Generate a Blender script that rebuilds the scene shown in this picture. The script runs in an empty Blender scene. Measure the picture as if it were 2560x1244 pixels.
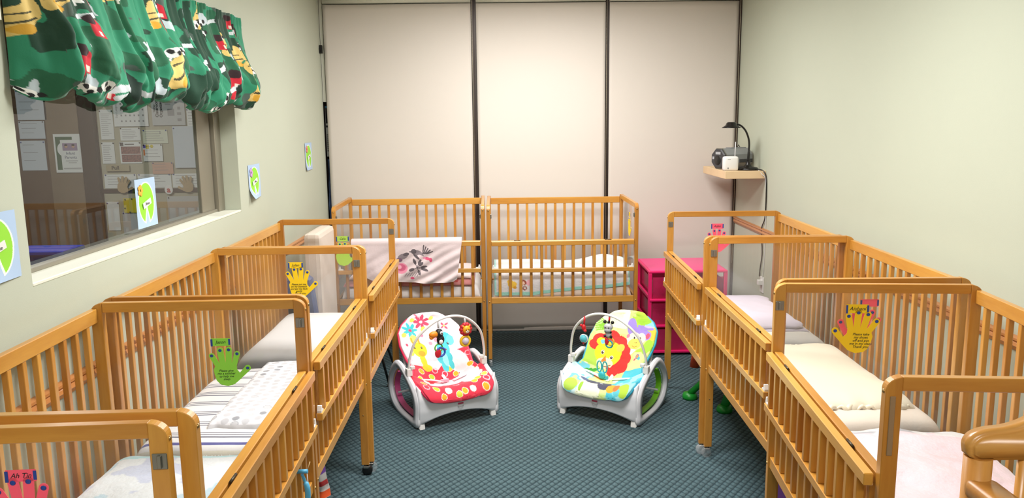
import bpy, bmesh, math, random
import numpy as np
from mathutils import Vector, Matrix, Euler
random.seed(7); RNG=np.random.default_rng(7)
SC=bpy.context.scene
COL=SC.collection
# ------------------------------------------------------------------ camera
CAMF=1976.05; CAMH=1.6604; PITCH=.165; YAW=.0106; ROLL=-.0113
cd=bpy.data.cameras.new('camera'); cam=bpy.data.objects.new('camera',cd); COL.objects.link(cam)
cd.sensor_width=36; cd.sensor_fit='HORIZONTAL'; cd.lens=CAMF/2560*36; cd.clip_start=.05; cd.clip_end=60
_r=Vector((math.cos(YAW),-math.sin(YAW),0)); _f0=Vector((math.sin(YAW),math.cos(YAW),0)); _u0=Vector((0,0,1))
_fw=_f0*math.cos(PITCH)-_u0*math.sin(PITCH); _up=_u0*math.cos(PITCH)+_f0*math.sin(PITCH)
_r2=_r*math.cos(ROLL)+_up*math.sin(ROLL); _u2=_up*math.cos(ROLL)-_r*math.sin(ROLL)
M=Matrix.Identity(4)
for i in range(3): M[i][0]=_r2[i]; M[i][1]=_u2[i]; M[i][2]=-_fw[i]
M[0][3],M[1][3],M[2][3]=0,0,CAMH
cam.matrix_world=M; SC.camera=cam
# ------------------------------------------------------------------ world, exposure, lights
w=bpy.data.worlds.new('world'); SC.world=w; w.use_nodes=True
w.node_tree.nodes['Background'].inputs[0].default_value=(.9,.95,1,1); w.node_tree.nodes['Background'].inputs[1].default_value=.12
SC.view_settings.view_transform='Standard'; SC.view_settings.look='None'; SC.view_settings.gamma=1
SC.view_settings.exposure=0.0; SC.view_settings.use_curve_mapping=False
def area(name,loc,size,power,col,rot=(0,0,0),spread=180):
    l=bpy.data.lights.new(name,'AREA'); l.shape='RECTANGLE'; l.size,l.size_y=size; l.energy=power; l.color=col; l.spread=math.radians(spread)
    o=bpy.data.objects.new(name,l); o.location=loc; o.rotation_euler=rot; COL.objects.link(o); return o
area('ceiling_area_light',(.2,4.85,2.54),(1.2,.6),50,(1,.985,.955))
area('ceiling_area_light',(.2,2.9,2.54),(1.2,.6),78,(1,.985,.955))
area('ceiling_area_light',(.2,-.5,2.54),(1.2,.6),52,(1,.985,.955))  # added front fill behind the camera, brightens faces turned toward it
area('hall_light',(-2.9,4.2,2.5),(1.2,.6),36,(1,.97,.92))
# ------------------------------------------------------------------ materials
def S2L(c): return tuple(((v/255)/12.92 if v/255<=.04045 else ((v/255+.055)/1.055)**2.4) for v in c)
MATS={}
def mat(name,col=(200,200,200),rough=.6,metal=0,spec=.5,bump=0,bscale=200,var=0,vscale=4,coat=0,trans=0,sheen=0,attr=False,bdist=.002,randv=0):
    if name in MATS: return MATS[name]
    m=bpy.data.materials.new(name); m.use_nodes=True; nt=m.node_tree; b=nt.nodes['Principled BSDF']
    c=S2L(col); b.inputs['Base Color'].default_value=(*c,1); b.inputs['Roughness'].default_value=rough; b.inputs['Metallic'].default_value=metal
    b.inputs['Specular IOR Level'].default_value=spec; b.inputs['Coat Weight'].default_value=coat; b.inputs['Sheen Weight'].default_value=sheen
    src=None
    if attr:
        a=nt.nodes.new('ShaderNodeAttribute'); a.attribute_name='col'; src=a.outputs['Color']
    if var or randv:
        tc=nt.nodes.new('ShaderNodeTexCoord'); n=nt.nodes.new('ShaderNodeTexNoise'); n.inputs['Scale'].default_value=vscale; n.inputs['Detail'].default_value=4
        nt.links.new(tc.outputs['Object'],n.inputs['Vector'])
        mr=nt.nodes.new('ShaderNodeMapRange'); mr.inputs['From Min'].default_value=.3; mr.inputs['From Max'].default_value=.7; mr.inputs['To Min'].default_value=1-var; mr.inputs['To Max'].default_value=1+var
        nt.links.new(n.outputs['Fac'],mr.inputs['Value']); v=mr.outputs['Result']
        mx=nt.nodes.new('ShaderNodeVectorMath'); mx.operation='SCALE'
        if src: nt.links.new(src,mx.inputs[0])
        else: mx.inputs[0].default_value=c
        nt.links.new(v,mx.inputs['Scale']); src=mx.outputs[0]
    if src: nt.links.new(src,b.inputs['Base Color'])
    if bump:
        tc=nt.nodes.new('ShaderNodeTexCoord'); n=nt.nodes.new('ShaderNodeTexNoise'); n.inputs['Scale'].default_value=bscale; n.inputs['Detail'].default_value=3
        bp=nt.nodes.new('ShaderNodeBump'); bp.inputs['Strength'].default_value=bump; bp.inputs['Distance'].default_value=bdist
        nt.links.new(tc.outputs['Object'],n.inputs['Vector']); nt.links.new(n.outputs['Fac'],bp.inputs['Height']); nt.links.new(bp.outputs[0],b.inputs['Normal'])
    MATS[name]=m; return m
def wood(name,c1,c2,rough=.32,coat=.35,scale=9,axis=2,stretch=.12):
    m=bpy.data.materials.new(name); m.use_nodes=True; nt=m.node_tree; b=nt.nodes['Principled BSDF']
    tc=nt.nodes.new('ShaderNodeTexCoord'); mp=nt.nodes.new('ShaderNodeMapping'); sc=[1,1,1]; sc[axis]=stretch; mp.inputs['Scale'].default_value=sc
    oi=nt.nodes.new('ShaderNodeObjectInfo'); nt.links.new(tc.outputs['Object'],mp.inputs['Vector'])
    cb=nt.nodes.new('ShaderNodeCombineXYZ'); ml=nt.nodes.new('ShaderNodeMath'); ml.operation='MULTIPLY'; ml.inputs[1].default_value=30
    nt.links.new(oi.outputs['Random'],ml.inputs[0]); 
    for i in range(3): nt.links.new(ml.outputs[0],cb.inputs[i])
    nt.links.new(cb.outputs[0],mp.inputs['Location'])
    n=nt.nodes.new('ShaderNodeTexNoise'); n.inputs['Scale'].default_value=scale; n.inputs['Detail'].default_value=5; n.inputs['Distortion'].default_value=.6
    n2=nt.nodes.new('ShaderNodeTexNoise'); n2.inputs['Scale'].default_value=scale*14; n2.inputs['Detail'].default_value=2
    nt.links.new(mp.outputs[0],n.inputs['Vector']); nt.links.new(mp.outputs[0],n2.inputs['Vector'])
    ad=nt.nodes.new('ShaderNodeMath'); ad.operation='MULTIPLY_ADD'; ad.inputs[1].default_value=.28; nt.links.new(n2.outputs['Fac'],ad.inputs[0]); nt.links.new(n.outputs['Fac'],ad.inputs[2])
    ad2=nt.nodes.new('ShaderNodeMath'); ad2.operation='MULTIPLY_ADD'; ad2.inputs[1].default_value=.3; nt.links.new(oi.outputs['Random'],ad2.inputs[0]); nt.links.new(ad.outputs[0],ad2.inputs[2])
    cr=nt.nodes.new('ShaderNodeValToRGB'); cr.color_ramp.elements[0].position=.45; cr.color_ramp.elements[1].position=1.05
    cr.color_ramp.elements[0].color=(*S2L(c1),1); cr.color_ramp.elements[1].color=(*S2L(c2),1)
    nt.links.new(ad2.outputs[0],cr.inputs[0]); nt.links.new(cr.outputs[0],b.inputs['Base Color'])
    b.inputs['Roughness'].default_value=rough; b.inputs['Coat Weight'].default_value=coat; b.inputs['Coat Roughness'].default_value=.22
    return m
W_Z=wood('maple_upright',(168,104,34),(205,147,62)); W_X=wood('maple_lengthwise',(174,112,38),(210,154,68),axis=0); W_Y=wood('maple_crosswise',(170,106,36),(205,147,64),axis=1)
W_RAIL=wood('oak_wall_rail',(178,112,58),(206,142,84),axis=1)
W_CHAIR=wood('pine_chair',(166,106,46),(206,148,72),axis=0,scale=14); W_CHZ=wood('pine_chair_upright',(172,108,44),(208,146,68),axis=2,scale=14)
def glassy(name,tint=(1,1,1),haze=.05,hcol=(.85,.87,.9),ior=1.45,rough=.02):
    m=bpy.data.materials.new(name); m.use_nodes=True; nt=m.node_tree; nt.nodes.clear()
    o=nt.nodes.new('ShaderNodeOutputMaterial'); t=nt.nodes.new('ShaderNodeBsdfTransparent'); t.inputs[0].default_value=(*tint,1)
    g=nt.nodes.new('ShaderNodeBsdfGlossy'); g.inputs['Roughness'].default_value=rough; f=nt.nodes.new('ShaderNodeFresnel'); f.inputs[0].default_value=ior
    d=nt.nodes.new('ShaderNodeBsdfDiffuse'); d.inputs[0].default_value=(*hcol,1)
    m1=nt.nodes.new('ShaderNodeMixShader'); m2=nt.nodes.new('ShaderNodeMixShader')
    tc=nt.nodes.new('ShaderNodeTexCoord'); n=nt.nodes.new('ShaderNodeTexNoise'); n.inputs['Scale'].default_value=3; n.inputs['Detail'].default_value=5
    mr=nt.nodes.new('ShaderNodeMapRange'); mr.inputs['From Min'].default_value=.3; mr.inputs['From Max'].default_value=.75; mr.inputs['To Min'].default_value=haze*.3; mr.inputs['To Max'].default_value=haze*1.8
    nt.links.new(tc.outputs['Object'],n.inputs['Vector']); nt.links.new(n.outputs['Fac'],mr.inputs['Value'])
    nt.links.new(mr.outputs[0],m1.inputs[0]); nt.links.new(t.outputs[0],m1.inputs[1]); nt.links.new(d.outputs[0],m1.inputs[2])
    ge=nt.nodes.new('ShaderNodeNewGeometry'); iv=nt.nodes.new('ShaderNodeMath'); iv.operation='SUBTRACT'; iv.inputs[0].default_value=1; nt.links.new(ge.outputs['Backfacing'],iv.inputs[1]); fm=nt.nodes.new('ShaderNodeMath'); fm.operation='MULTIPLY'; nt.links.new(f.outputs[0],fm.inputs[0]); nt.links.new(iv.outputs[0],fm.inputs[1])
    nt.links.new(fm.outputs[0],m2.inputs[0]); nt.links.new(m1.outputs[0],m2.inputs[1]); nt.links.new(g.outputs[0],m2.inputs[2]); nt.links.new(m2.outputs[0],o.inputs[0])
    return m
ACRYL=glassy('clear_acrylic',haze=.016); GLASS=glassy('window_glass',haze=.005,ior=1.5,tint=(.93,.95,.95))
PINKCLEAR=glassy('pink_translucent',tint=(.85,.25,.42),haze=.45,hcol=S2L((225,60,120)),rough=.2)
CLEARW=glassy('clear_wheel',haze=.25,hcol=(.6,.62,.65))
# carpet
def carpet():
    m=bpy.data.materials.new('teal_carpet'); m.use_nodes=True; nt=m.node_tree; b=nt.nodes['Principled BSDF']
    def N(op,a,bb=None,c=None):
        n=nt.nodes.new('ShaderNodeMath'); n.operation=op
        for i,v in enumerate((a,bb,c)):
            if v is None: continue
            if isinstance(v,(int,float)): n.inputs[i].default_value=v
            else: nt.links.new(v,n.inputs[i])
        return n.outputs[0]
    tc=nt.nodes.new('ShaderNodeTexCoord'); mp=nt.nodes.new('ShaderNodeMapping'); mp.inputs['Rotation'].default_value=(0,0,math.radians(2)); nt.links.new(tc.outputs['Object'],mp.inputs['Vector'])
    sx=nt.nodes.new('ShaderNodeSeparateXYZ'); nt.links.new(mp.outputs[0],sx.inputs[0]); X,Y=sx.outputs['X'],sx.outputs['Y']
    n0=nt.nodes.new('ShaderNodeTexNoise'); n0.inputs['Scale'].default_value=70; n0.inputs['Detail'].default_value=2; nt.links.new(tc.outputs['Object'],n0.inputs['Vector'])
    wob=N('MULTIPLY',N('SUBTRACT',n0.outputs['Fac'],.5),.32)
    xa=N('DIVIDE',X,.036); ya=N('DIVIDE',Y,.050)
    fa=N('FRACT',N('ADD',N('ADD',xa,ya),wob)); fb=N('FRACT',N('ADD',N('SUBTRACT',xa,ya),wob))
    h=N('MULTIPLY',N('SINE',N('MULTIPLY',fa,math.pi)),N('SINE',N('MULTIPLY',fb,math.pi)))
    facet_shade=N('MULTIPLY_ADD',fb,-.75,1.36)  # shade on one slope of each diamond, painted into the colour
    rib=N('MULTIPLY_ADD',N('SINE',N('MULTIPLY',N('ADD',X,N('MULTIPLY',Y,.5)),2*math.pi/.0052)),.12,1.0)
    n=nt.nodes.new('ShaderNodeTexNoise'); n.inputs['Scale'].default_value=330; n.inputs['Detail'].default_value=2; nt.links.new(tc.outputs['Object'],n.inputs['Vector'])
    n2=nt.nodes.new('ShaderNodeTexNoise'); n2.inputs['Scale'].default_value=1.8; n2.inputs['Detail'].default_value=3; nt.links.new(tc.outputs['Object'],n2.inputs['Vector'])
    sp=N('MULTIPLY_ADD',n.outputs['Fac'],1.3,.35); ws=N('MULTIPLY_ADD',n2.outputs['Fac'],.45,.66)
    k=N('MULTIPLY',N('MULTIPLY',facet_shade,rib),N('MULTIPLY',sp,ws))
    cr=nt.nodes.new('ShaderNodeValToRGB'); cr.color_ramp.elements[0].position=.0; cr.color_ramp.elements[1].position=.55
    cr.color_ramp.elements[0].color=(*S2L((46,66,74)),1); cr.color_ramp.elements[1].color=(*S2L((82,105,111)),1); nt.links.new(h,cr.inputs[0])
    vm=nt.nodes.new('ShaderNodeVectorMath'); vm.operation='SCALE'; nt.links.new(cr.outputs[0],vm.inputs[0]); nt.links.new(k,vm.inputs['Scale']); nt.links.new(vm.outputs[0],b.inputs['Base Color'])
    bp=nt.nodes.new('ShaderNodeBump'); bp.inputs['Strength'].default_value=.5; bp.inputs['Distance'].default_value=.004; nt.links.new(h,bp.inputs['Height']); nt.links.new(bp.outputs[0],b.inputs['Normal'])
    b.inputs['Roughness'].default_value=.95; b.inputs['Specular IOR Level'].default_value=.1; b.inputs['Sheen Weight'].default_value=.1
    return m
CARPET=carpet()
# ------------------------------------------------------------------ helpers
def link(o,parent=None,loc=None,rot=None):
    COL.objects.link(o)
    if parent: o.parent=parent
    if loc is not None: o.location=loc
    if rot is not None: o.rotation_euler=rot
    return o
def tag(o,label=None,cat=None,group=None,kind=None):
    if label: o['label']=label
    if cat: o['category']=cat
    if group: o['group']=group
    if kind: o['kind']=kind
    return o
def thing(name,label,cat,loc=(0,0,0),rz=0,group=None):
    o=bpy.data.objects.new(name,None); o.empty_display_size=.1; link(o,None,loc,(0,0,rz)); return tag(o,label,cat,group)
def obj(name,bm,m,parent=None,loc=None,rot=None,smooth=False):
    me=bpy.data.meshes.new(name); bm.normal_update(); bm.to_mesh(me); bm.free()
    for x in (m if isinstance(m,(list,tuple)) else [m]): me.materials.append(x)
    if smooth: me.polygons.foreach_set('use_smooth',[True]*len(me.polygons))
    return link(bpy.data.objects.new(name,me),parent,loc,rot)
def bx(bm,x0,x1,y0,y1,z0,z1,bev=0,mi=0):
    r=bmesh.ops.create_cube(bm,size=1); vs=r['verts']
    for v in vs: v.co=Vector(((x0+x1)/2+v.co.x*(x1-x0),(y0+y1)/2+v.co.y*(y1-y0),(z0+z1)/2+v.co.z*(z1-z0)))
    fs={f for v in vs for f in v.link_faces}
    for f in fs: f.material_index=mi
    if bev:
        es=list({e for v in vs for e in v.link_edges}); bmesh.ops.bevel(bm,geom=es,offset=bev,segments=2 if bev>.003 else 1,affect='EDGES',profile=.6,material=-1)
    return bm
def box(name,d,m,parent=None,bev=0,**k): return obj(name,bx(bmesh.new(),*d,bev=bev),m,parent,**k)
def prism(bm,pts,axis,a0,a1,mi=0,bev=0):
    # pts are 2-D in the two remaining axes order
    def co(p,a): 
        l=list(p); l.insert(axis,a); return Vector(l)
    v0=[bm.verts.new(co(p,a0)) for p in pts]; v1=[bm.verts.new(co(p,a1)) for p in pts]
    n=len(pts); fs=[bm.faces.new(v0),bm.faces.new(v1[::-1])]
    for i in range(n): fs.append(bm.faces.new((v0[i],v1[i],v1[(i+1)%n],v0[(i+1)%n])))
    for f in fs: f.material_index=mi
    bmesh.ops.recalc_face_normals(bm,faces=fs)
    if bev:
        es=[e for f in fs[:2] for e in f.edges]; bmesh.ops.bevel(bm,geom=list(set(es)),offset=bev,segments=1,affect='EDGES')
    return bm
def tube(bm,pts,r,n=10,mi=0,cap=True,closed=False,flat=1.0):
    pts=[Vector(p) for p in pts]; N=len(pts); rings=[]; prev=None
    rr=r if isinstance(r,(list,tuple)) else [r]*N
    for i,p in enumerate(pts):
        if closed: t=(pts[(i+1)%N]-pts[i-1])
        else: t=(pts[min(i+1,N-1)]-pts[max(i-1,0)])
        t=t.normalized() if t.length>1e-9 else Vector((0,0,1))
        if prev is None:
            a=Vector((0,0,1)) if abs(t.z)<.9 else Vector((1,0,0)); u=t.cross(a).normalized()
        else:
            u=(prev-t*prev.dot(t)); u=u.normalized() if u.length>1e-6 else t.orthogonal().normalized()
        prev=u; v=t.cross(u)
        rings.append([bm.verts.new(p+(u*math.cos(2*math.pi*k/n)+v*math.sin(2*math.pi*k/n)*flat)*rr[i]) for k in range(n)])
    rng=range(N) if closed else range(N-1)
    for i in rng:
        A,B=rings[i],rings[(i+1)%N]
        for k in range(n):
            f=bm.faces.new((A[k],A[(k+1)%n],B[(k+1)%n],B[k])); f.smooth=True; f.material_index=mi
    if cap and not closed:
        for R in (rings[0],rings[-1]):
            f=bm.faces.new(R if R is rings[-1] else R[::-1]); f.material_index=mi
    return bm
def lathe(bm,prof,n=24,c=(0,0,0),axis='z',mi=0):
    rings=[]
    for r,z in prof:
        ring=[]
        for k in range(n):
            a=2*math.pi*k/n; x,y=r*math.cos(a),r*math.sin(a)
            p={'z':(x,y,z),'x':(z,x,y),'y':(x,z,y)}[axis]; ring.append(bm.verts.new(Vector(p)+Vector(c)))
        rings.append(ring)
    for A,B in zip(rings,rings[1:]):
        for k in range(n):
            try: f=bm.faces.new((A[k],A[(k+1)%n],B[(k+1)%n],B[k])); f.smooth=True; f.material_index=mi
            except ValueError: pass
    for R in (rings[0],rings[-1]):
        try: f=bm.faces.new(R); f.material_index=mi
        except ValueError: pass
    bmesh.ops.recalc_face_normals(bm,faces=bm.faces)
    return bm
def ball(bm,c,r,sc=(1,1,1),n=14,mi=0):
    vs=bmesh.ops.create_uvsphere(bm,u_segments=n,v_segments=max(6,n//2+2),radius=r)['verts']
    for v in vs: v.co=Vector((v.co.x*sc[0],v.co.y*sc[1],v.co.z*sc[2]))+Vector(c)
    for f in {f for v in vs for f in v.link_faces}: f.smooth=True; f.material_index=mi
    return bm
def catmull(pts,k=8,closed=False):
    P=[np.array(p,float) for p in pts]; out=[]; N=len(P)
    for i in range(N if closed else N-1):
        p0,p1,p2,p3=(P[(i-1)%N],P[i],P[(i+1)%N],P[(i+2)%N]) if closed else (P[max(i-1,0)],P[i],P[i+1],P[min(i+2,N-1)])
        for j in range(k):
            t=j/k; out.append(.5*((2*p1)+(-p0+p2)*t+(2*p0-5*p1+4*p2-p3)*t*t+(-p0+3*p1-3*p2+p3)*t**3))
    if not closed: out.append(P[-1])
    return [tuple(o) for o in out]
def grid(name,P,m,C=None,parent=None,loc=None,rot=None,closed_v=False,solid=0,off=-1,smooth=True,extra=None):
    nu,nv=P.shape[:2]; me=bpy.data.meshes.new(name)
    idx=np.arange(nu*nv).reshape(nu,nv)
    a=idx[:-1,:-1].ravel();b=idx[1:,:-1].ravel();c=idx[1:,1:].ravel();d=idx[:-1,1:].ravel()
    F=np.stack([a,b,c,d],1)
    me.vertices.add(nu*nv); me.vertices.foreach_set('co',P.reshape(-1,3).astype(np.float32).ravel())
    me.loops.add(F.size); me.loops.foreach_set('vertex_index',F.ravel().astype(np.int32))
    me.polygons.add(len(F)); me.polygons.foreach_set('loop_start',np.arange(0,F.size,4,dtype=np.int32)); 
    me.update(calc_edges=True)
    if smooth: me.polygons.foreach_set('use_smooth',np.ones(len(F),bool))
    if C is not None:
        at=me.color_attributes.new('col','FLOAT_COLOR','POINT'); cc=np.ones((nu*nv,4),np.float32); cc[:,:3]=C.reshape(-1,3); at.data.foreach_set('color',cc.ravel())
    me.materials.append(m); me.validate()
    o=link(bpy.data.objects.new(name,me),parent,loc,rot)
    if solid:
        s=o.modifiers.new('solid','SOLIDIFY'); s.thickness=solid; s.offset=off
    return o
def L(c): return np.array(S2L(c))
def noise2(x,y,s,seed=0):
    # cheap smooth value noise
    r=np.random.default_rng(seed); T=r.random((64,64)); x=np.asarray(x)/s; y=np.asarray(y)/s
    xi=np.floor(x).astype(int); yi=np.floor(y).astype(int); fx=x-xi; fy=y-yi; fx=fx*fx*(3-2*fx); fy=fy*fy*(3-2*fy)
    g=lambda i,j:T[i%64,j%64]
    return g(xi,yi)*(1-fx)*(1-fy)+g(xi+1,yi)*fx*(1-fy)+g(xi,yi+1)*(1-fx)*fy+g(xi+1,yi+1)*fx*fy
def fbm(x,y,s,seed=0): return (noise2(x,y,s,seed)+.5*noise2(x,y,s/2,seed+1)+.25*noise2(x,y,s/4,seed+2))/1.75
class Paint:
    def __init__(s,x,y,base): s.x,s.y=x,y; s.C=np.zeros(x.shape+(3,))+L(base)
    def mask(s,m,col): s.C[m]=L(col); return s
    def ell(s,cx,cy,rx,ry,col,rot=0,hole=0):
        c,q=math.cos(rot),math.sin(rot); dx,dy=s.x-cx,s.y-cy; u=(dx*c+dy*q)/rx; v=(-dx*q+dy*c)/ry; d=u*u+v*v
        s.C[(d<1)&(d>=hole*hole)]=L(col); return s
    def rect(s,x0,x1,y0,y1,col): s.C[(s.x>x0)&(s.x<x1)&(s.y>y0)&(s.y<y1)]=L(col); return s
    def line(s,x0,y0,x1,y1,w,col):
        dx,dy=x1-x0,y1-y0; l=dx*dx+dy*dy+1e-12; t=np.clip(((s.x-x0)*dx+(s.y-y0)*dy)/l,0,1); s.C[np.hypot(s.x-x0-t*dx,s.y-y0-t*dy)<w]=L(col); return s
    def flower(s,cx,cy,r,col,mid,n=7,rot=0):
        for k in range(n):
            a=rot+2*math.pi*k/n; s.ell(cx+math.cos(a)*r*.58,cy+math.sin(a)*r*.58,r*.42,r*.2,col,rot=a)
        return s.ell(cx,cy,r*.2,r*.2,mid)
def text(body,size,m,parent,loc,rot=(math.pi/2,0,0),name='lettering',align='CENTER',shear=0,ext=.0002,bold=0,space=1):
    cu=bpy.data.curves.new(name,'FONT'); cu.body=body; cu.size=size; cu.align_x=align; cu.align_y='CENTER'; cu.extrude=ext; cu.shear=shear; cu.offset=bold; cu.resolution_u=2; cu.space_line=space
    t=bpy.data.objects.new('tmp',cu); COL.objects.link(t); bpy.context.view_layer.update()
    me=bpy.data.meshes.new_from_object(t.evaluated_get(bpy.context.evaluated_depsgraph_get())); bpy.data.objects.remove(t); bpy.data.curves.remove(cu)
    me.name=name; me.materials.clear(); me.materials.append(m)
    o=bpy.data.objects.new(name,me); return link(o,parent,loc,rot)
# plain materials
WALLL=mat('sage_wall_paint',(186,191,174),.75,bump=.12,bscale=350,var=.02,vscale=1.5); WALLB=mat('wall_paint_dark_frame',(62,50,42),.5)
BLIND=mat('beige_shade_fabric',(214,206,198),.8,bump=.15,bscale=500); BRONZE=mat('dark_bronze_metal',(62,50,44),.4,metal=.2); CEIL=mat('white_ceiling',(225,222,212),.9)
SILL=mat('cream_sill_paint',(226,226,212),.5); ALU=mat('brushed_window_frame',(148,142,128),.4,metal=.5); BLACK=mat('black_plastic',(18,16,16),.3); METAL=mat('grey_metal',(150,148,142),.35,metal=.9)
BRASS=mat('brass_bolt',(190,160,110),.3,metal=.9); WHITEP=mat('white_plastic',(232,230,228),.35); GREYP=mat('light_grey_plastic',(205,205,208),.35); DARKMET=mat('dark_hinge_metal',(70,62,50),.4,metal=.7)
PAPER=mat('white_paper',(222,226,224),.8); INK=mat('black_ink',(25,25,28),.7); GREYINK=mat('grey_ink',(142,144,146),.8); BLUEINK=mat('blue_tape',(28,64,150),.5)
# ------------------------------------------------------------------ room shell
XL,XR,YB,YN,ZC=-1.342,1.785,6.05,-1.4,2.58
def struct(name,d,m,parent=None,**k):
    o=box(name,d,m,parent,**k)
    if not parent: o['kind']='structure'
    return o
struct('floor',(-4.8,XR+.15,YN-.1,6.35,-.1,0),CARPET)
struct('ceiling',(-4.8,XR+.15,YN-.1,6.35,ZC,ZC+.1),CEIL)
struct('wall_right',(XR,XR+.12,YN,6.2,0,ZC),WALLL)
struct('wall_rear',(-4.8,XR+.12,YN-.1,YN,0,ZC),WALLL)
# left wall with the opening for the interior window
bm=bmesh.new(); WY0,WY1,WZ0,WZ1=2.22,4.045,1.198,2.11
bx(bm,XL-.16,XL,YN,WY0,0,ZC); bx(bm,XL-.16,XL,WY1,6.05,0,ZC); bx(bm,XL-.16,XL,WY0,WY1,0,WZ0); bx(bm,XL-.16,XL,WY0,WY1,WZ1,ZC)
o=obj('wall_left',bm,WALLL); o['kind']='structure'
# back wall: dark frame of a floor to ceiling window behind three shades
struct('wall_back',(-4.8,XR+.12,6.2,6.3,0,ZC),WALLB)
for i,(a,b) in enumerate(((-.222,-.183),(.776,.806))):
    bm=bmesh.new(); bx(bm,a-.012,b+.012,6.06,6.2,0,ZC,bev=.003); bx(bm,a+.006,b-.018,6.045,6.06,0,ZC,bev=.002)
    o=obj('trim_%d'%(i+1),bm,BRONZE); o['kind']='structure'
o=struct('trim_3',(1.765,XR,6.03,6.2,0,ZC),BRONZE); o=struct('trim_4',(XL,XL+.022,6.06,6.2,1.79,ZC),SILL)
def shade(x0,x1,label):
    r=thing('roller_shade',label,'window shade',((x0+x1)/2,6.04,0.0),0,'roller shades covering the back window wall')
    hw=(x1-x0)/2; u=np.linspace(-hw,hw,40); z=np.linspace(.02,ZC-.09,60); U,Z=np.meshgrid(u,z,indexing='ij')
    Y=.004*np.sin(U*5+Z*1.3)+.003*(fbm(U+3,Z,.5,3)-.5)
    grid('shade_cloth',np.stack([U,Y,Z],-1),BLIND,parent=r,solid=.002)
    box('hem_bar',(-hw,hw,-.003,.005,.003,.03),BLIND,r,bev=.004)
    bm=bmesh.new(); lathe(bm,[(0.03,-hw),(.03,hw)],16,(0,.02,ZC-.055),'x'); obj('roller_tube',bm,SILL,r)
    bm=bmesh.new(); pts=[(hw+.008,-.012,ZC-.06-i*.004) for i in range(500)]
    tube(bm,pts,[.0022 if i%2 else .0009 for i in range(500)],5); obj('bead_chain',bm,mat('nickel_chain',(190,180,160),.3,metal=.7),r)
    return r
shade(-1.312,-.222,'tall beige roller shade at the left, next to the left wall')
shade(-.183,.776,'tall beige roller shade in the middle of the back wall')
shade(.806,1.765,'tall beige roller shade at the right, behind the corner shelf')
# small clip bracket on the shade edge
bm=bmesh.new(); bx(bm,-.012,.012,-.02,.0,-.03,.03,bev=.003); tube(bm,[(0,-.022,-.02),(0,-.035,0),(0,-.022,.02)],.003,6); o=obj('shade_bracket',bm,BLACK,None,(XL+.012,6.02,2.17)); tag(o,'small black clip at the corner of the left wall and shade','bracket')
# chair rails (moulded)
def rail(name,x,side,y0,y1):
    pr=[(0,.845),(.008,.85),(.012,.858),(.017,.866),(.012,.876),(.008,.88),(.015,.885),(.015,.893),(.007,.898),(0,.90)]
    bm=bmesh.new(); prism(bm,[(x+side*a,b-.008) for a,b in pr],1,y0,y1); o=obj(name,bm,W_RAIL); o['kind']='structure'
rail('trim_5',XL,1,YN,6.0); rail('trim_6',XR,-1,YN,6.02)
struct('baseboard_left',(XL,XL+.012,YN,6.03,0,.1),mat('charcoal_rubber_base',(40,40,42),.6),bev=.003); struct('baseboard_right',(XR-.012,XR,YN,6.03,0,.1),MATS['charcoal_rubber_base'],bev=.003)
# window_1 in the left wall
wn=bpy.data.objects.new('window_1',None); link(wn,None,(XL-.1,(WY0+WY1)/2,WZ0)); wn['kind']='structure'
hy=(WY1-WY0)/2
box('window_sill',(-.04,.1,-hy,hy,0,.012),SILL,wn,bev=.003)
bm=bmesh.new(); bx(bm,-.03,.02,hy-.08,hy,.012,WZ1-WZ0,bev=.003); bx(bm,-.02,.0,hy-.25,hy-.09,.012,WZ1-WZ0,bev=.003); bx(bm,-.03,.02,-hy,-hy+.05,.012,WZ1-WZ0,bev=.003); bx(bm,-.03,.01,-hy,hy,.012,.026,bev=.003); bx(bm,-.03,.02,-hy,hy,WZ1-WZ0-.05,WZ1-WZ0,bev=.003)
obj('window_frame',bm,ALU,wn); box('window_pane',(-.013,-.008,-hy+.04,hy-.2,.02,WZ1-WZ0-.04),GLASS,wn)
o=struct('trim_7',(XL,XL+.018,2.165,2.185,1.93,2.4),SILL)
# ------------------------------------------------------------------ hall beyond the window
BROWN=mat('brown_hall_panel',(92,72,54),.5,var=.08,vscale=3); DBROWN=mat('dark_brown_frame',(58,42,30),.45); HALLW=mat('hall_wall_paint',(150,138,118),.8)
struct('wall_hall_back',(-4.8,XL-.16,6.02,6.2,0,ZC),BROWN); struct('wall_hall_left',(-4.8,-4.7,YN,6.1,0,ZC),HALLW)
dr=bpy.data.objects.new('door_1',None); link(dr,None,(-3.42,6.02,0)); dr['kind']='structure'
box('door_panel',(-.29,.28,-.03,0,.02,2.1),BROWN,dr,bev=.003)
bm=bmesh.new(); bx(bm,.29,.40,-.07,0,0,2.2,bev=.004); bx(bm,-.4,-.3,-.07,0,0,2.2,bev=.004); bx(bm,-.4,.4,-.07,0,2.1,2.2,bev=.004); obj('door_frame',bm,DBROWN,dr)
box('door_stile',(.03,.27,-.036,-.03,.02,2.1),mat('worn_door_stile',(128,112,90),.5,var=.1,vscale=6),dr)
bb=thing('bulletin_board','large pinboard full of notices seen through the interior window','notice board',(-2.62,6.02,1.33))
box('board_panel',(-.40,.39,-.02,0,-.57,.57),mat('board_cloth',(176,172,150),.9),bb); 
bm=bmesh.new()
for a in ((-.41,-.395,-.58,.58),(.385,.40,-.58,.58),(-.41,.40,.57,.585),(-.41,.40,-.585,-.57),(-.40,.39,-.20,-.17)): bx(bm,a[0],a[1],-.03,0,a[2],a[3],bev=.002)
obj('board_frame',bm,DBROWN,bb)
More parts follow.
